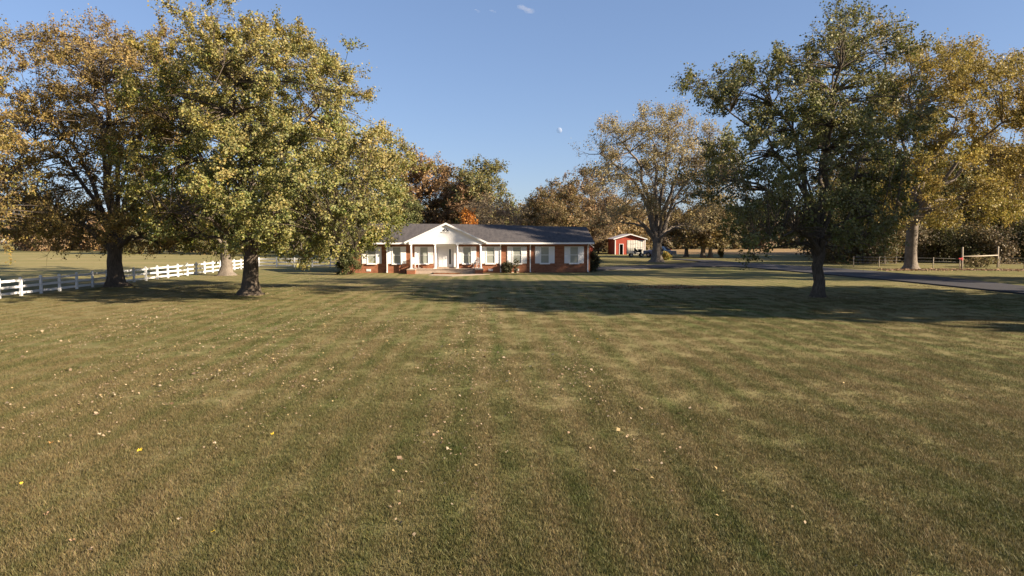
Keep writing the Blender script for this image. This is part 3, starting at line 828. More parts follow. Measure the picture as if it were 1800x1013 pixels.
def leaf_arrays(rng, c, size, out_dir, fold=0.25, tri=False):
    n = len(c)
    nrm = unit(rng.normal(size=(n, 3)) * 0.8 + out_dir * 0.55 + np.array([0, 0, 0.45]))
    t = unit(np.cross(nrm, rng.normal(size=(n, 3))))
    b = np.cross(nrm, t)
    L_ = (size * rng.uniform(0.5, 1.45, n))[:, None]
    W_ = L_ * rng.uniform(0.33, 0.54, n)[:, None]
    up_ = nrm * W_ * fold
    if tri: return np.stack([c - t * L_ * 0.4 + b * W_ * 1.1, c + t * L_ * 0.55, c - t * L_ * 0.4 - b * W_ * 1.1], 1).reshape(-1, 3)
    v = np.stack([c - t * L_ * 0.5, c + b * W_ + up_ - t * L_ * 0.05, c + t * L_ * 0.5, c - b * W_ + up_ - t * L_ * 0.05], 1)
    return v.reshape(-1, 3)
def pick(rng, pal, n): return np.array(pal)[rng.integers(0, len(pal), n)]

def foliage_mesh(name, v, cols):
    k = len(v) // len(cols)                # 4 corners a leaf, or 3 for far ones
    me = np_mesh(name, v, np.arange(len(v)), k)
    set_color(me, np.repeat(cols, k, 0))
    return me

def bez(p0, p1, p2, n):
    t = np.linspace(0, 1, n)[:, None]
    return (1 - t) ** 2 * p0 + 2 * t * (1 - t) * p1 + t * t * p2

def tree_meshes(name, seed, lobes, fork, tr, n_leaf, leaf, pal, paltop=None, clus=300, twig=1.3, n_limb=8, ntw=6, stems=None,
                flare=1.75, stem_tops=None, bare=0.0, up=0.35, spread=0.11, sides=10, limb_r=None, per=4, bough=0.62, hf=0.30, zmin=0.0, far=False):
    """lobes: (x,y,z, rx,ry,rz, density) relative to the tree's base. Returns trunk mesh, crown mesh"""
    rng = np.random.default_rng(seed)
    lobes = np.array(lobes, float)
    wgt = np.prod(lobes[:, 3:6], 1) ** 0.62 * lobes[:, 6]
    nb_ = max(12, clus // per)
    nc_ = nb_ * 5
    bw = rng.choice(len(lobes), nc_, p=wgt / wgt.sum())
    d = unit(rng.normal(size=(nc_, 3)))
    rr = rng.random(nc_) ** (1 / 2.8) * rng.uniform(0.85, 1.05, nc_)
    BC = lobes[bw, :3] + d * rr[:, None] * lobes[bw, 3:6]
    sel = [int(np.argmax(BC[:, 2]))]
    ds_ = np.linalg.norm(BC - BC[sel[0]], axis=1)
    while len(sel) < nb_:                  # even spread: no big holes, no piles
        j_ = int(np.argmax(ds_ * rng.uniform(0.75, 1.0, nc_))); sel.append(j_)
        ds_ = np.minimum(ds_, np.linalg.norm(BC - BC[j_], axis=1))
    BC, bw = BC[sel], bw[sel]
    bi = np.concatenate([np.arange(nb_), rng.integers(0, nb_, clus - nb_)])
    which = bw[bi]
    C = BC[bi] + rng.normal(size=(clus, 3)) * bough * np.array([1, 1, 0.45])
    C[:, 2] = np.maximum(C[:, 2], 0.6)
    dens = lobes[which, 6]
    lo_, hi_ = C[:, 2].min(), C[:, 2].max()
    ctr = np.array([C[:, 0].mean(), C[:, 1].mean(), lo_ + (hi_ - lo_) * 0.4])
    V, F, tot = [], [], 0
    def addt(p, r, s):
        nonlocal tot
        vs, fs = tube_arrays(np.asarray(p), np.asarray(r), s)
        V.append(vs); F.append(np.array(fs) + tot); tot += len(vs)
    # trunk
    fork = np.array(fork, float)
    zt = np.array([-0.3, 0.0, 0.15, 0.4, 0.9, 1.8, max(2.6, fork[2] * 0.8), max(3.0, fork[2])])
    zt = zt[zt <= max(fork[2], 1.0)]; zt = np.append(zt, fork[2] + 0.3)
    fr = np.clip(zt / fork[2], 0, 1.05)
    tp_ = np.stack([fork[0] * fr ** 1.5 + 0.04 * rng.normal(size=len(zt)), fork[1] * fr ** 1.5, zt], 1)
    tr_ = tr * (1 + (flare - 1) * np.exp(-np.maximum(zt, 0) / 0.30)) * (1 - 0.12 * fr) * np.where(fr > 0.9, 1.12, 1)
    vs, fs = tube_arrays(tp_, tr_, 16)
    ang = np.arctan2(vs[:, 1] - np.repeat(tp_[:, 1], 16), vs[:, 0] - np.repeat(tp_[:, 0], 16))
    wob = 1 + 0.17 * np.sin(ang * 5 + seed) * np.exp(-np.maximum(vs[:, 2], 0) / 0.7) + 0.05 * np.sin(ang * 3 + vs[:, 2] * 1.5 + seed) 
    cx_ = np.repeat(tp_, 16, 0)
    vs[:, :2] = cx_[:, :2] + (vs[:, :2] - cx_[:, :2]) * wob[:, None]
    V.append(vs); F.append(np.array(fs)); tot += len(vs)
    # main limbs towards spread-out clusters
    tg = [int(np.argmax(C[:, 2]))]
    dist = np.linalg.norm(C - C[tg[0]], axis=1)
    while len(tg) < n_limb:
        k = int(np.argmax(dist)); tg.append(k)
        dist = np.minimum(dist, np.linalg.norm(C - C[k], axis=1))
    LP, LR, LD = [], [], []
    for k in tg:
        e = C[k] * 0.94 + ctr * 0.06
        hor = np.array([e[0] - fork[0], e[1] - fork[1], 0])
        start = fork + unit(hor) * tr * 0.35 - np.array([0, 0, rng.uniform(0.1, 0.9)])
        L_ = np.linalg.norm(e - start)
        mid = start + hor * hf + np.array([0, 0, 1]) * (0.25 * L_ + 0.4 * max(0, e[2] - start[2]) * up / 0.35)
        p = bez(start, mid, e, 12)
        p[1:-1] += rng.normal(size=(10, 3)) * 0.012 * L_
        lr = (limb_r or tr * 0.42) * rng.uniform(0.8, 1.1)
        r = np.linspace(1, 0.12, 12) ** 1.15 * lr
        addt(p, np.maximum(r, 0.012), 8)
        LP.append(p[2:]); LR.append(r[2:]); LD.append(np.linalg.norm(p[2:] - start, axis=1))
    P_ = np.concatenate(LP); Rr = np.concatenate(LR)
    # second order branches
    ro = np.linalg.norm(P_ - fork, axis=1)
    for k in range(clus):
        c = C[k]
        dd = np.linalg.norm(P_ - c, axis=1) + 0.6 * np.maximum(0, ro - np.linalg.norm(c - fork) * 0.92) + 0.3 * np.maximum(0, P_[:, 2] - c[2])
        j = int(np.argmin(dd))
        a = P_[j]
        L_ = np.linalg.norm(c - a)
        if L_ < 0.15: continue
        m = (a + c) / 2 + np.array([0, 0, 0.12 * L_]) + rng.normal(size=3) * 0.06 * L_
        r0 = min(Rr[j] * 0.7, 0.018 + 0.014 * L_)
        addt(bez(a, m, c, 5), np.linspace(r0, 0.012, 5), 5)
    # twigs
    outd = unit(C - ctr + np.array([0, 0, 0.8]))
    td = unit(outd[:, None, :] * 0.55 + rng.normal(size=(clus, ntw, 3)) * 0.75 + np.array([0, 0, up]))
    tl_ = twig * rng.uniform(0.5, 1.25, (clus, ntw))
    A = np.repeat(C, ntw, 0); B = (C[:, None, :] + td * tl_[..., None]).reshape(-1, 3)
    sidev = unit(np.cross(B - A, rng.normal(size=B.shape)))
    s2_ = unit(np.cross(B - A, sidev))
    w0 = 0.006 + 0.004 * (leaf / 0.15)
    tri = np.stack([A + sidev * w0, A - sidev * w0 * 0.5 + s2_ * w0 * 0.86, A - sidev * w0 * 0.5 - s2_ * w0 * 0.86, B], 1).reshape(-1, 3)
    ntv = len(A)
    base = np.arange(ntv)[:, None] * 4 + tot
    V.append(tri); tot += len(tri)
    tf = np.concatenate([base + np.array(q) for q in ((0, 1, 3), (1, 2, 3), (2, 0, 3))])
    faces = np.concatenate(F)
    verts = np.concatenate(V)
    me = bpy.data.meshes.new(name + '_trunk')
    loops = np.concatenate([faces.ravel(), tf.ravel()])
    starts = np.concatenate([np.arange(len(faces)) * 4, len(faces) * 4 + np.arange(len(tf)) * 3])
    me.vertices.add(len(verts)); me.vertices.foreach_set('co', verts.astype(np.float32).ravel())
    me.loops.add(len(loops)); me.loops.foreach_set('vertex_index', loops.astype(np.int32))
    me.polygons.add(len(starts)); me.polygons.foreach_set('loop_start', starts.astype(np.int32))
    me.polygons.foreach_set('use_smooth', np.ones(len(starts), dtype=bool))
    me.update(calc_edges=True); me.validate()
    # leaves along the twigs
    cw = dens * rng.uniform(0.35, 1.5, clus) * (rng.random(clus) > bare)
    tw = np.repeat(cw, ntw) * rng.uniform(0.3, 1.3, clus * ntw)
    ti = rng.choice(clus * ntw, n_leaf, p=tw / tw.sum())
    t = rng.random(n_leaf) ** 0.8
    pos = A[ti] + (B[ti] - A[ti]) * t[:, None] + rng.normal(size=(n_leaf, 3)) * spread * np.array([1, 1, 0.8])
    ci = ti // ntw
    if zmin:                               # clear the space under the crown, but leave the few hanging boughs
        keep = (pos[:, 2] > zmin + 0.5 * np.sin(pos[:, 0] * 1.3 + seed) + rng.normal(size=n_leaf) * 0.25) | (dens[ci] < 0.56)
        pos, ci = pos[keep], ci[keep]; n_leaf = len(pos)
    v = leaf_arrays(rng, pos, leaf, unit(pos - ctr), tri=far)
    c1 = pick(rng, pal, n_leaf)
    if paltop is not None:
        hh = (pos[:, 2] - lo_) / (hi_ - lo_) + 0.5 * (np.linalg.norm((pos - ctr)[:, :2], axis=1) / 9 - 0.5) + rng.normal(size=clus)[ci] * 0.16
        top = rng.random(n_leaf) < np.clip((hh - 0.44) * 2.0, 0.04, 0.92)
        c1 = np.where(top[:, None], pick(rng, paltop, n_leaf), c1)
    cl = pick(rng, pal, clus)[ci]
    cols = (c1 * 0.65 + cl * 0.35) * rng.uniform(0.78, 1.25, n_leaf)[:, None] * rng.uniform(0.85, 1.18, clus)[ci][:, None]
    return me, foliage_mesh(name + '_crown', v, cols)

def plant_tree(name, loc, meshes, bark, leafm, label, cat='tree', group=None, rz=0.0, sc=1.0):
    t = empty(name, loc, rz, label, cat, group)
    t.scale = (sc, sc, sc)
    tm, cm = meshes
    if not tm.materials: tm.materials.append(bark)
    if not cm.materials: cm.materials.append(leafm)
    link('trunk', tm, t); link('crown', cm, t)
    return t
def px_lobes(base, L, depth=1.0):
    """lobes given as photo circles (x, y, r, density, depth offset in m) at the tree's distance -> relative 3D ellipsoids"""
    out = []
    for l in L:
        x, y, r = l[:3]; de = l[3] if len(l) > 3 else 1.0; dy = l[4] if len(l) > 4 else 0.0
        d = base[1] + dy
        p = at(x, y, d) - base
        rm_ = r / ppm(d)
        out.append((p[0], p[1], p[2], rm_, rm_ * depth, rm_ * 0.92, de))
    return out
def both(L, off):      # a near and a far layer so that the crown has its full depth
    out = []
    for i, l in enumerate(L):
        x, y, r = l[:3]; de = l[3] if len(l) > 3 else 1.0
        k = (i % 3 - 1) * off
        out += [(x, y, r, de, k), (x, y, r * 0.9, de * 0.8, -k if k else off * 1.2)]
    return out
maples = 'big maples standing on the front lawn'
b1 = ground(440, 518.5)
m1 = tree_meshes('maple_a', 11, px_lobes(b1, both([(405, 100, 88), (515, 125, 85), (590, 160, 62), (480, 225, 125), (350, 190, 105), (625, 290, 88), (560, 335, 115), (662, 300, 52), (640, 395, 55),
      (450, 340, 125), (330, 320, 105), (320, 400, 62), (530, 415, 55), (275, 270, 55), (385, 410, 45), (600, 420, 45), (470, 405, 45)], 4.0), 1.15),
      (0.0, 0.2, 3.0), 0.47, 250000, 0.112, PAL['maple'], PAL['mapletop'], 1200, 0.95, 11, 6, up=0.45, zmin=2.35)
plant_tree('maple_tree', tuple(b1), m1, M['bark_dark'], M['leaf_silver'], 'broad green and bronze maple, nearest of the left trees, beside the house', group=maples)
b2 = ground(203, 503.5)
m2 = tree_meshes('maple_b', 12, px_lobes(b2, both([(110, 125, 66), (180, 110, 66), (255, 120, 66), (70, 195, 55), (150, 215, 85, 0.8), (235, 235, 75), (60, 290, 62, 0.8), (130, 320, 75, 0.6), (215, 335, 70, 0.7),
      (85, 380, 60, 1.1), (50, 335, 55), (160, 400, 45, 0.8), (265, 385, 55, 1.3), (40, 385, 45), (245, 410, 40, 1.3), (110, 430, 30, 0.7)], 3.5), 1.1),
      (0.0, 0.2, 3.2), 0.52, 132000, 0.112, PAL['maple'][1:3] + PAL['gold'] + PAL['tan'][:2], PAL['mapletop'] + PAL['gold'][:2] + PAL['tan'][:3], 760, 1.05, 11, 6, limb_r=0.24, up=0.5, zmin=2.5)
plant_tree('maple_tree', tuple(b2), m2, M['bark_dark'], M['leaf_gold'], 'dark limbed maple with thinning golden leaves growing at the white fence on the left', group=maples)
b3 = ground(398, 484.5)
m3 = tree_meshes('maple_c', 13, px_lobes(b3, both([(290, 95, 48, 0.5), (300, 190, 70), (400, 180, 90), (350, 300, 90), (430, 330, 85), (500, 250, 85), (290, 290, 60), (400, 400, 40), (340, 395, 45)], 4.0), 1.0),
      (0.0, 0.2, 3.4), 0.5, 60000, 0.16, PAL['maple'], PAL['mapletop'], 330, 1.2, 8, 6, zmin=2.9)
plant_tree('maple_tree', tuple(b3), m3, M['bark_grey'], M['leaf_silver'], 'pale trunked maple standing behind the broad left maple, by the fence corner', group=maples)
b4 = at(-95, 520, 40.0); b4[2] = 0
m4 = tree_meshes('maple_d', 14, px_lobes(b4, both([(-60, 190, 75), (-22, 290, 52), (-32, 140, 42, 0.8), (-80, 90, 80), (-28, 390, 42), (-120, 300, 100), (-170, 180, 100), (-12, 230, 40), (-100, 400, 60), (22, 340, 45, 0.6), (55, 375, 38, 0.5), (18, 265, 38, 0.7)], 2.5) + [(-30, 15, 40, 0.22), (2, 32, 26, 0.16), (12, 12, 18, 0.12)], 1.0),
      (0, 0.1, 3.0), 0.4, 70000, 0.112, PAL['gold'] + PAL['maple'][1:3], None, 420, 1.0, 9, 6, limb_r=0.17)
plant_tree('maple_tree', tuple(b4), m4, M['bark_dark'], M['leaf'], 'golden leaved tree reaching in at the left edge with a bare top branch', group=maples)
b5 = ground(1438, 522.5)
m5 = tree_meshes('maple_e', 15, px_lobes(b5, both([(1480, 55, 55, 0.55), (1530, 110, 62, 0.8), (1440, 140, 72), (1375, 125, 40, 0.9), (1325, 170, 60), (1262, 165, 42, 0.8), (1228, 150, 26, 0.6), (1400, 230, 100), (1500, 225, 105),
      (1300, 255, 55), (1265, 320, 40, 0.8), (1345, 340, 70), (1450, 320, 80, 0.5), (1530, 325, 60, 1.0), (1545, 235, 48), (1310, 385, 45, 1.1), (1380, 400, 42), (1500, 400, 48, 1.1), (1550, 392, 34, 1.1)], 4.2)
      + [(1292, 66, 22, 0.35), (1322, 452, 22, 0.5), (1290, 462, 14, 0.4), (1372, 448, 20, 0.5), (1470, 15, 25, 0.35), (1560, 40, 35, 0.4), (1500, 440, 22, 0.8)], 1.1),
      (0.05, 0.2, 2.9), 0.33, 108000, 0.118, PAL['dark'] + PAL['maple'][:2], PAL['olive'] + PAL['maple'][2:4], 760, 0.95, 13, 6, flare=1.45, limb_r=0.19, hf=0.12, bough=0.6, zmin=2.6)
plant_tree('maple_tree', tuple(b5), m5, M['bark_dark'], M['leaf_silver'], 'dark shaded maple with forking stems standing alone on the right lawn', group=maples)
GOLD = [(0.42, 0.335, 0.065), (0.35, 0.300, 0.065), (0.46, 0.340, 0.060)]
b6 = ground(1600, 473.5)
m6 = tree_meshes('maple_f', 16, px_lobes(b6, both([(1640, 115, 52), (1700, 130, 52), (1760, 145, 48), (1815, 185, 60), (1575, 140, 45), (1600, 200, 75), (1700, 220, 85), (1790, 275, 75), (1620, 285, 65), (1700, 320, 62),
      (1780, 350, 45, 0.8), (1640, 355, 35), (1560, 340, 48), (1560, 85, 36, 0.7), (1850, 260, 60), (1720, 375, 25, 0.8)], 6.0), 1.0),
      (0.1, 0.0, 6.2), 0.62, 125000, 0.185, PAL['gold'] + PAL['maple'][1:3] * 2 + GOLD, GOLD + PAL['gold'][:2] + PAL['maple'][2:3], 560, 1.7, 11, 6, flare=1.6, limb_r=0.24, spread=0.22, bough=1.0, zmin=4.2)
plant_tree('maple_tree', tuple(b6), m6, M['bark_grey'], M['leaf_gold'], 'tall golden maple with thick grey trunk across the driveway on the right', group=maples)
b7 = ground(1155, 461)
m7 = tree_meshes('maple_g', 17, px_lobes(b7, both([(1140, 230, 38), (1190, 225, 38), (1092, 250, 34), (1042, 272, 28, 0.7), (1110, 295, 52), (1180, 300, 62), (1062, 315, 38, 0.8), (1230, 260, 42), (1250, 330, 48), (1130, 355, 40),
      (1190, 365, 45), (1085, 380, 28, 0.7), (1220, 395, 25), (1262, 285, 32)], 4.5), 1.0),
      (0.0, 0.0, 3.2), 0.72, 58000, 0.19, PAL['tan'], PAL['tan'] + PAL['gold'][:1], 460, 1.9, 14, 7, flare=1.7, limb_r=0.3, bare=0.12, up=0.6, spread=0.25, bough=0.9, zmin=4.5)
plant_tree('maple_tree', tuple(b7), m7, M['bark_grey'], M['leaf_silver'], 'half bare tan maple with forked trunk between the house and the driveway', group=maples)

# trees that stand just outside the right of the frame and shade the lawn and the roof
def round_lobes(h, r, z0=3.0, n=11, seed=0):
    g = np.random.default_rng(seed)
    out = []
    for i in range(n):
        z = z0 + (h - z0) * (i + 0.5) / n
        t_ = (z - z0) / (h - z0); f = math.sqrt(max(0.12, 1 - ((t_ - 0.42) / 0.62) ** 2))
        a = g.random() * 6.283; q_ = r * f * 0.5
        s_ = r * (0.30 + 0.30 * f)
        out.append((math.cos(a) * q_, math.sin(a) * q_, z, s_, s_, s_ * 0.85, 1.0))
    return out
ms = tree_meshes('maple_s', 21, round_lobes(17.5, 7.6, 2.6, 16, 3), (0, 0.1, 2.8), 0.42, 46000, 0.40, PAL['maple'], PAL['mapletop'], 340, 1.5, 9, 6)
for x, y, s, zs, rz, lb in ((41.5, 25.5, 1.0, 1.12, 0.3, 'maple outside the right edge, nearest of the shade trees'), (43.8, 30.0, 0.95, 1.15, 3.3, 'maple outside the right edge, between the nearest and second shade trees'),
                            (46, 34.5, 0.9, 1.20, 2.0, 'maple outside the right edge, second of the shade trees'),
                            (51, 53.5, 0.85, 1.90, 4.0, 'tall maple outside the right edge shading the house roof')):
    t = plant_tree('maple_tree', (x, y, 0), ms, M['bark_dark'], M['leaf_silver'], lb, group='maples lining the lawn to the right', rz=rz)
    t.scale = (s, s, zs)

# ---- trees behind: a few shapes, set out one by one
VAR = {}
def var(key, seed, h, r, pal, n=17000, leaf=0.29, z0=2.0, clus=230, bark='bark_dark', bare=0.0, twig=1.6, paltop=None, up=0.35, bough=0.8):
    VAR[key] = (tree_meshes('wood_' + key, seed, round_lobes(h, r, z0, 13, seed), (0, 0, max(1.6, z0)), 0.28, n, leaf, pal, paltop, clus, twig, 8, 6, bare=bare, up=up, spread=0.26, bough=bough, far=True), M[bark], h)
var('rust', 31, 15, 5.6, PAL['rust'], n=24000, clus=300, paltop=PAL['rust'][:3])
var('rust2', 32, 14, 5.0, PAL['rust'][3:] + PAL['olive'] + PAL['rust'][:1])
var('olive', 33, 15, 6.0, PAL['olive'] + PAL['green'][1:] + PAL['rust'][3:4], n=30000, clus=420, bough=0.6)
var('green', 34, 14, 5.4, PAL['green'] + PAL['olive'][:2])
var('bare', 35, 12, 4.2, PAL['bare'] + PAL['tan'][:2], n=7000, leaf=0.26, bark='bark_pale', bare=0.15, twig=2.2, clus=230, up=0.8)
var('tan', 36, 13, 5.2, PAL['tan'] + PAL['olive'][1:2])
var('brown', 37, 14, 5.0, PAL['bare'] + PAL['rust'][2:] + PAL['olive'][:1], n=12000)
var('orange', 38, 6, 1.0, PAL['orange'], n=4200, leaf=0.2, z0=1.0, clus=150, twig=0.45, bough=0.2)
var('small', 39, 5.6, 2.9, PAL['gold'][1:4] + PAL['olive'] + PAL['tan'][:2], n=6500, leaf=0.24, z0=2.5, clus=110, twig=0.9, bark='bark_pale')
rngb = random.Random(9)
def bg(key, px, top, d, label, group, name='tree', sc_w=1.0):
    p = at(px, HOR + 2, d)
    h = CAM_H + (HOR - top) / ppm(d)
    ms_, bk, h0 = VAR[key]
    t = plant_tree(name, (p[0], d, 0), ms_, bk, M['leaf'], label, group=group, rz=rngb.random() * 6.28, sc=h / h0 * 1.03)
    if sc_w != 1.0: t.scale = (t.scale[0] * sc_w, t.scale[1] * sc_w, t.scale[2])
    return t
G1 = 'autumn trees behind the house'
for key, px, top, d, lb in (
    ('rust', 742, 293, 122, 'tall rust red oak rising behind the left of the porch gable'),
    ('rust2', 785, 318, 128, 'brown and green oak behind the peak of the porch gable'),
    ('olive', 852, 306, 120, 'round olive crowned tree above the middle of the roof'),
    ('rust', 806, 338, 118, 'shorter russet tree left of the round olive crown'),
    ('green', 700, 352, 112, 'dark green tree where the left roof meets the maple leaves'),
    ('olive', 655, 345, 118, 'olive tree seen through the right side of the broad maple'),
    ('bare', 840, 362, 104, 'bare tan tree right of the small orange tree'),
    ('bare', 872, 368, 106, 'bare brown tree over the middle of the roof ridge'),
    ('brown', 896, 372, 130, 'low brown tree at the left of the sky gap'),
    ('orange', 822, 379, 96, 'small bright orange tree just above the roof ridge'),
    ('bare', 918, 374, 150, 'pale bare tree standing in the sky gap'),
    ('rust2', 948, 350, 128, 'russet tree at the right of the sky gap'),
    ('rust2', 982, 330, 132, 'russet brown tree above the right end of the roof ridge'),
    ('tan', 1022, 322, 150, 'tall tan tree behind the right roof end'),
    ('rust2', 965, 375, 112, 'low russet tree directly over the shaded roof'),
    ('brown', 1008, 372, 146, 'low brown tree over the right end of the shaded roof'),
    ('brown', 1062, 345, 158, 'brown tree behind the small red barn'),
    ('bare', 1052, 385, 148, 'pale bare tree left of the barn wall'),
    ('tan', 1105, 365, 168, 'tan tree rising behind the barn roof'),
    ('brown', 600, 360, 122, 'brown tree behind the left wing of the house')):
    bg(key, px, top, d, lb, G1)
G2 = 'trees at the edge of the right hand wood'
for key, px, top, d, lb in (
    ('rust2', 1475, 330, 118, 'brown tree of the wood just right of the dark maple trunk'),
    ('green', 1530, 300, 112, 'dark green tree of the wood left of the thick grey trunk'),
    ('brown', 1585, 310, 116, 'brown tree of the wood right behind the thick grey trunk'),
    ('green', 1640, 315, 104, 'green tree of the wood left of the timber frame'),
    ('olive', 1692, 290, 108, 'olive tree of the wood behind the left timber post'),
    ('tan', 1738, 300, 110, 'yellowish tree of the wood behind the cross rail'),
    ('brown', 1790, 285, 104, 'brown tree of the wood at the right picture edge'),
    ('rust2', 1840, 280, 108, 'russet tree of the wood just past the right picture edge')):
    bg(key, px, top, d, lb, G2)
G3 = 'small trees past the driveway bend'
for px, by, top, lb in ((1206, 452, 388, 'small tan tree left of the two slim trunks'), (1236, 453.5, 376, 'slim trunked yellow tree, left of the pair past the driveway'), (1248.5, 453.5, 384, 'slim trunked yellow tree, right of the pair past the driveway')):
    p = ground(px, by); h = CAM_H + (HOR - top) / ppm(p[1])
    plant_tree('tree', tuple(p), VAR['small'][0], M['bark_pale'], M['leaf'], lb, group=G3, rz=rngb.random() * 6, sc=h / 5.6)

# woods that read as one mass: one object each, joined from the same kind of leaves
def wood(name, seed, spots, pal, label, leaf=0.5, n_each=2600):
    rng = np.random.default_rng(seed)
    V, Cc = [], []
    TV, TF, tot = [], [], 0
    for (x, y, h, r) in spots:
        lb = np.array(round_lobes(h, r, h * 0.10, 9, int(rng.integers(1e6))))
        w_ = rng.choice(len(lb), 60)
        d = unit(rng.normal(size=(60, 3)))
        cc = lb[w_, :3] + d * (rng.random(60) ** 0.4)[:, None] * lb[w_, 3:6]
        k = rng.integers(0, 60, n_each)
        pos = cc[k] + rng.normal(size=(n_each, 3)) * 0.55 + np.array([x, y, 0])
        pos[:, 2] = np.maximum(pos[:, 2], 0.1)
        V.append(leaf_arrays(rng, pos, leaf, unit(pos - np.array([x, y, h * 0.4])), tri=True))
        hue = pick(rng, pal, 1)
        Cc.append((pick(rng, pal, n_each) * 0.5 + hue * 0.5) * rng.uniform(0.7, 1.3, n_each)[:, None])
        # trunk as narrow crossed leaves of bark colour would look flat: a real tapered stem
        ts = np.array([(x, y, -0.2), (x + rng.normal() * 0.2, y, h * 0.4), (x + rng.normal() * 0.5, y, h * 0.85)])
        vs, fs = tube_arrays(ts, np.array([0.24, 0.17, 0.05]), 4)
        fs = np.array(fs)
        q4 = vs[np.concatenate([fs[:, :3], fs[:, [0, 2, 3]]])].reshape(-1, 3)
        V.append(q4); Cc.append(np.tile(np.array([[0.13, 0.105, 0.085]]), (len(q4) // 3, 1)))
    me = foliage_mesh(name, np.concatenate(V), np.concatenate(Cc))
    me.materials.append(M['leaf'])
    return tag(link(name, me), label, kind='stuff')
rw = random.Random(4)
def strip(x0, x1, d0, d1, n, h0, h1, r):
    out = []
    for i in range(n):
        px = x0 + (x1 - x0) * (i + rw.random()) / n
        d = rw.uniform(d0, d1); p = at(px, HOR, d)
        out.append((p[0], d, rw.uniform(h0, h1), rw.uniform(0.8, 1.2) * r))
    return out
wood('right_wood', 51, strip(1440, 1960, 118, 150, 34, 12, 19, 5.0), PAL['olive'] + PAL['bare'] + PAL['rust'][3:] + PAL['tan'][:2] + PAL['green'][2:], 'brown and olive wood behind the right trees', 0.42, 3200)
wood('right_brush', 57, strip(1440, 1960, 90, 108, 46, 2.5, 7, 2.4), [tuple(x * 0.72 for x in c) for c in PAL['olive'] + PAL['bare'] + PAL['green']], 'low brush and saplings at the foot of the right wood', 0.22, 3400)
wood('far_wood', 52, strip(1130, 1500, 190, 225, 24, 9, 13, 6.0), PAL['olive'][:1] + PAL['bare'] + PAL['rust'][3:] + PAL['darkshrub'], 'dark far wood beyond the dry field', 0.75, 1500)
wood('back_wood', 53, strip(560, 1130, 150, 178, 34, 8, 11, 5.0), PAL['olive'] + PAL['bare'] + PAL['tan'] + PAL['rust'][2:], 'brown wood filling in behind the house', 0.48, 2200)
wood('left_wood', 54, strip(240, 640, 138, 160, 16, 7, 12, 5.0), PAL['green'] + PAL['olive'] + PAL['rust'][3:], 'dark green wood past the left pasture', 0.6, 1500)
wood('left_thicket', 55, strip(22, 200, 165, 190, 15, 5, 10, 4.5), PAL['bare'] + PAL['rust'] + PAL['gold'][2:3], 'rusty thicket at the far side of the left pasture', 0.6, 1300)
wood('horizon_wood', 56, strip(-250, 60, 480, 560, 14, 8, 14, 12.0) + strip(60, 420, 520, 560, 14, 8, 14, 12.0), PAL['olive'] + PAL['tan'], 'faint far tree line on the left horizon', 1.6, 500)

# ---- shrubs by the house
def shrub(name, base, w, h, pal, label, n, leaf, seed, cat='shrub', round_=True, group=None):
    rng = np.random.default_rng(seed)
    t = empty(name, tuple(base), 0, label, cat, group)
    nc = 70
    d = unit(rng.normal(size=(nc, 3))); rr = rng.random(nc) ** 0.35
    c = d * rr[:, None] * np.array([w / 2, w / 2, h / 2]) + np.array([0, 0, h / 2])
    if not round_:
        th = rng.random(nc) * 6.283; ra = np.sqrt(rng.random(nc)) * w / 2
        z = rng.random(nc) * h; ra *= np.clip(1.15 - (z / h) ** 4 * 0.7, 0.3, 1)
        c = np.stack([np.cos(th) * ra, np.sin(th) * ra, z], 1)
    k = rng.integers(0, nc, n)
    pos = c[k] + rng.normal(size=(n, 3)) * min(w, h) * 0.07
    pos[:, 2] = np.maximum(pos[:, 2], 0.03)
    cols = (pick(rng, pal, n) * 0.6 + pick(rng, pal, nc)[k] * 0.4) * rng.uniform(0.75, 1.3, n)[:, None]
    me = foliage_mesh(name + '_leaves', leaf_arrays(rng, pos, leaf, unit(pos - [0, 0, h * 0.4])), cols)
    me.materials.append(M['leaf']); link('foliage', me, t)
    s = MB()
    for i in range(9):
        q_ = c[i * 7]
        s.tube([(0.1 * q_[0], 0.1 * q_[1], -0.05), (0.5 * q_[0], 0.5 * q_[1], q_[2] * 0.55), tuple(q_)], [0.03, 0.02, 0.008], 5)
    s.build('stems', M['bark_dark'], t)
    return t
shrub('juniper', ground(612, 483), 2.1, 3.1, PAL['shrub'], 'tall clipped evergreen column at the left end of the house', 15000, 0.10, 61, round_=False)
shrub('round_shrub', ground(1039, 477.5), 1.75, 2.0, PAL['darkshrub'] + PAL['shrub'][:1], 'big rounded dark shrub at the right corner of the house', 6000, 0.10, 62)
shrub('shrub', ground(891, 480.0), 1.3, 1.15, PAL['darkshrub'], 'dark spreading shrub beside the downspout right of the porch', 3000, 0.09, 63)
shrub('garden_plant', ground(907, 480.2), 0.75, 1.45, PAL['darkshrub'] + PAL['olive'][:1], 'loose tall plant before the second right hand window', 500, 0.10, 64, cat='plant')
shrub('shrub', ground(960, 478.3), 1.0, 0.85, PAL['darkshrub'] + PAL['shrub'][3:], 'small dark shrub under the third window right of the porch', 2200, 0.09, 65)
shrub('golden_bush', ground(1170, 457.5), 1.5, 1.3, PAL['orange'][:1] + PAL['gold'] + PAL['maple'][:3], 'orange and green bush right of the forked maple trunk', 1800, 0.14, 66, cat='bush')
shrub('golden_bush', ground(1266.5, 452.8), 1.1, 1.7, PAL['gold'][1:] + PAL['olive'] + PAL['green'], 'olive bush right of the two slim trunks', 1500, 0.14, 67, cat='bush')
shrub('brush', ground(1722, 470), 3.6, 1.5, PAL['bare'] + PAL['olive'], 'tangle of dry brush under the timber frame rail', 2600, 0.13, 68, cat='brush')

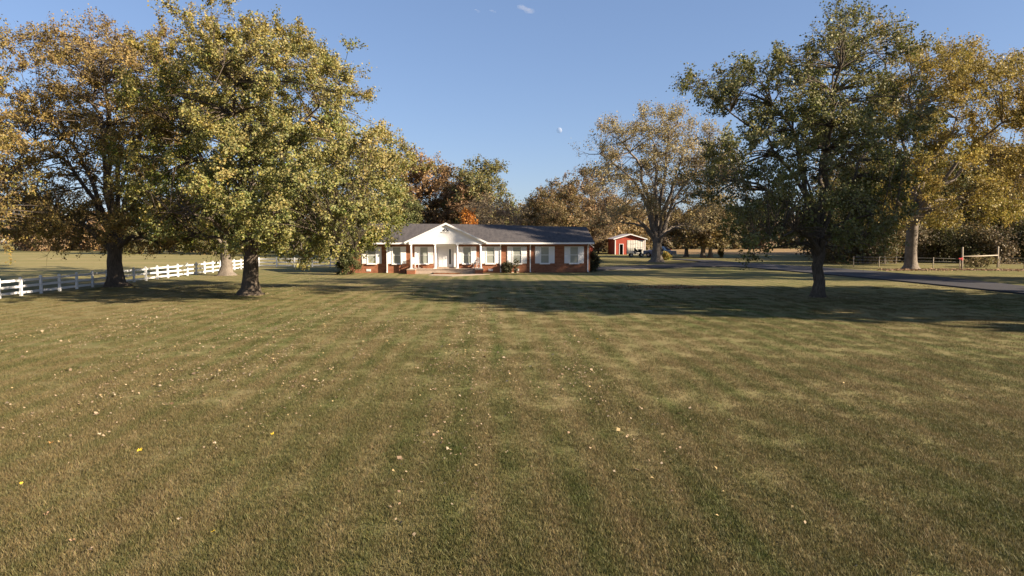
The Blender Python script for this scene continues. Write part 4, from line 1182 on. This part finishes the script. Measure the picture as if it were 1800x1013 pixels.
# ---- fallen leaves
LEAFCOL = [(0.38, 0.28, 0.17), (0.28, 0.20, 0.125), (0.24, 0.15, 0.09), (0.42, 0.31, 0.13), (0.38, 0.30, 0.21), (0.20, 0.13, 0.08)]
def litter(name, pts, size, pal, seed, label):
    rng = np.random.default_rng(seed)
    n = len(pts)
    nrm = unit(np.stack([rng.normal(size=n) * 0.45, rng.normal(size=n) * 0.45, np.ones(n)], 1))
    t = unit(np.cross(nrm, rng.normal(size=(n, 3)))); b = np.cross(nrm, t)
    L_ = (size * rng.uniform(0.5, 1.25, n))[:, None]; L_ *= np.where(rng.random(n) < 0.07, 1.9, 1.0)[:, None]; W_ = L_ * rng.uniform(0.3, 0.5, n)[:, None]
    c = pts.copy(); c[:, 2] += rng.uniform(0.034, 0.062, n)
    u_ = nrm * W_ * rng.uniform(-0.6, 0.7, n)[:, None]
    v = np.stack([c - t * L_ * .5, c + b * W_ + u_, c + t * L_ * .5, c - b * W_ + u_], 1).reshape(-1, 3)
    me = foliage_mesh(name, v, pick(rng, pal, n) * rng.uniform(0.7, 1.25, n)[:, None])
    me.materials.append(M['litter'])
    return tag(link(name, me), label, kind='stuff')
rl = np.random.default_rng(77)
P = []
def scatter(cx, cy, sx, sy, n):
    x = rl.normal(cx, sx, n); y = rl.normal(cy, sy, n)
    k = (y > 6) & (x > -29)
    P.append(np.stack([x[k], y[k], np.zeros(k.sum())], 1))
for _ in range(55):                       # streaks left by the mower, mostly on the left half
    cx, cy = rl.uniform(-18, -0.5), rl.uniform(14, 36)
    if rl.random() < 0.15: cx, cy = rl.uniform(-8, 6), rl.uniform(12, 26)
    scatter(cx, cy, 0.55, 2.4, int(rl.integers(50, 220)))
n = 4200
x = rl.uniform(-24, 24, n); y = 8 + 50 * np.sqrt(rl.random(n))
k = rl.random(n) < np.clip(0.55 - x / 26, 0.06, 1)
P.append(np.stack([x[k], y[k], np.zeros(k.sum())], 1))
scatter(-14, 44, 5, 4, 900); scatter(-24, 52, 4, 4, 500); scatter(18, 44, 6, 5, 300)
for b_ in (b1, b2, b3, b5): scatter(b_[0], b_[1] - 0.3, 1.1, 0.9, 420)
litter('fallen_leaves', np.concatenate(P), 0.051, LEAFCOL, 78, 'dry tan leaves scattered over the lawn')
P = []
q_ = ground(1188, 506); scatter(q_[0], q_[1], 1.5, 0.7, 900)
litter('leaf_patch', np.concatenate(P), 0.12, [(0.32, 0.13, 0.06), (0.25, 0.10, 0.05), (0.4, 0.19, 0.09)], 79, 'reddish patch of raked leaves on the lawn before the driveway')
P = []
for px in range(1560, 1830, 12):
    q_ = ground(px, 475); scatter(q_[0], q_[1] + rl.normal() * 0.6, 0.7, 0.8, 130)
litter('leaf_drift', np.concatenate(P), 0.2, LEAFCOL[1:3] + LEAFCOL[5:] + [(0.42, 0.25, 0.14)], 80, 'drift of brown leaves along the wire fence')

# a few large leaves near the camera, each its own thing
def maple_leaf_mesh(seed):
    rng = np.random.default_rng(seed)
    ang = [90, 65, 48, 25, 5, -18, -40, -62, -90]
    rad = [1.0, 0.45, 0.85, 0.42, 0.75, 0.38, 0.5, 0.28, 0.20]
    pts = []
    for a, r in zip(ang, rad): pts.append((r * math.cos(R(a)), r * math.sin(R(a))))
    pts = pts + [(-x, y) for x, y in pts[1:-1]][::-1]
    v = [(0, 0, 0)] + [(x * 0.55, y * 0.55, 0.10 * rng.normal() + 0.22 * abs(x) ** 1.5) for x, y in pts]
    f = [(0, i, i % len(pts) + 1) for i in range(1, len(pts) + 1)]
    f = [(a, b, c) for a, b, c in f]
    me = bpy.data.meshes.new('leaf'); me.from_pydata(v, [], f)
    return me
fl_specs = [(245, 798, 'yellow', 'bright yellow', 'near the lower left of the lawn'), (176, 769, 'tan', 'pale tan', 'up and left of the bright yellow leaf'), (90, 784, 'orange', 'orange brown', 'left of the bright yellow leaf'),
            (478, 769, 'yellow', 'golden yellow', 'right of the bright yellow leaf'), (378, 785, 'tan', 'curled pale', 'between the two yellow leaves'), (128, 958, 'brown', 'torn tan', 'low at the left picture corner'),
            (158, 975, 'tan', 'broken pale', 'at the bottom left corner'), (38, 857, 'yellow', 'small yellow', 'near the left picture edge'), (376, 942, 'yellow', 'small yellow green', 'bottom left, right of the torn leaf'),
            (82, 912, 'brown', 'brown curled', 'below the small yellow leaf at the left edge'), (316, 920, 'tan', 'grey tan', 'left of the small yellow green leaf'), (1050, 599, 'yellow', 'lone ochre', 'mid lawn right of centre'),
            (388, 710, 'tan', 'whitish', 'mid left, above the golden yellow leaf'), (1213, 723, 'tan', 'whitish', 'right of the middle of the lawn')]
lc = {'yellow': (0.62, 0.42, 0.035), 'tan': (0.44, 0.33, 0.22), 'orange': (0.42, 0.2, 0.06), 'brown': (0.34, 0.21, 0.12)}
LM = {k: plain('leaf_' + k, v, 0.6, 0.2, 20) for k, v in lc.items()}
lmesh = {}
for i, (px, py, ck, adj, where) in enumerate(fl_specs):
    g = ground(px, py)
    me = maple_leaf_mesh(i); me.materials.append(LM[ck])
    o = link('fallen_leaf', me)
    s = 0.10 if 'bright yellow' in adj else 0.055 if 'small' in adj else 0.07
    o.location = (g[0], g[1], 0.06); o.scale = (s * 1.3, s * 1.3, s * 1.3)
    o.rotation_euler = (R(25 + 15 * math.sin(i * 3.1)), R(12 * math.cos(i * 2.3)), i * 1.9)
    tag(o, adj + ' fallen leaf on the grass ' + where, 'leaf', 'single fallen leaves on the near lawn')

# ------------------------------------------------------------------ moon and small clouds
def sky_mat():
    k = N('moon_surface')
    n = k.noise(k.obj(), 1.2, 2, 0.5)
    c = k.mix(n, (0.66, 0.66, 0.67), (0.56, 0.56, 0.58))
    dif = k.new('ShaderNodeBsdfDiffuse', {'Color': c}); tr = k.new('ShaderNodeBsdfTransparent')
    bf = k.new('ShaderNodeNewGeometry').outputs['Backfacing']      # only the outside of the ball is surface
    mx = k.new('ShaderNodeMixShader', {0: k.math('MULTIPLY', k.math('SUBTRACT', 1.0, bf), 0.20)})
    k.t.links.new(tr.outputs[0], mx.inputs[1]); k.t.links.new(dif.outputs[0], mx.inputs[2]); k.t.links.new(mx.outputs[0], k.out.inputs['Surface'])
    return k.m
import bmesh
def ball(name, loc, scl, mat, parent=None, sub=3):
    bm = bmesh.new(); bmesh.ops.create_icosphere(bm, subdivisions=sub, radius=1.0)
    me = bpy.data.meshes.new(name); bm.to_mesh(me); bm.free()
    for p in me.polygons: p.use_smooth = True
    me.materials.append(mat)
    o = link(name, me, parent); o.location = loc; o.scale = scl
    return o
mp = at(983, 229.5, 5000)
tag(ball('moon', tuple(mp), (21, 21, 21), sky_mat()), 'pale daytime moon low over the sky gap', 'moon')

def cloud_mat():
    k = N('cloud'); k.n.remove(k.p)
    v = k.new('ShaderNodeVolumePrincipled', {'Color': (0.95, 0.93, 0.93), 'Density': 0.0045, 'Anisotropy': 0.2})
    k.t.links.new(v.outputs[0], k.out.inputs['Volume'])
    return k.m
CM = cloud_mat()
for x, y, w_, lb in ((925, 15, 15, 'larger wisp of white cloud at the top of the sky'), (866, 19, 7, 'small wisp of cloud left of the larger wisp'), (839, 18.5, 6, 'tiniest wisp of cloud, farthest left of the three')):
    c = at(x, y, 3500)
    t = empty('cloud', tuple(c), 0.4, lb, 'cloud', 'small clouds high in the blue sky')
    r_ = random.Random(x)
    for i in range(5):
        f = i / 4 - 0.5
        ball('puff', (f * w_ * 3.4, r_.uniform(-8, 8), -f * w_ * 1.3 + r_.uniform(-0.3, 0.3) * w_), (w_ * r_.uniform(0.8, 1.5), w_, w_ * r_.uniform(0.55, 1.0)), CM, t, 3)
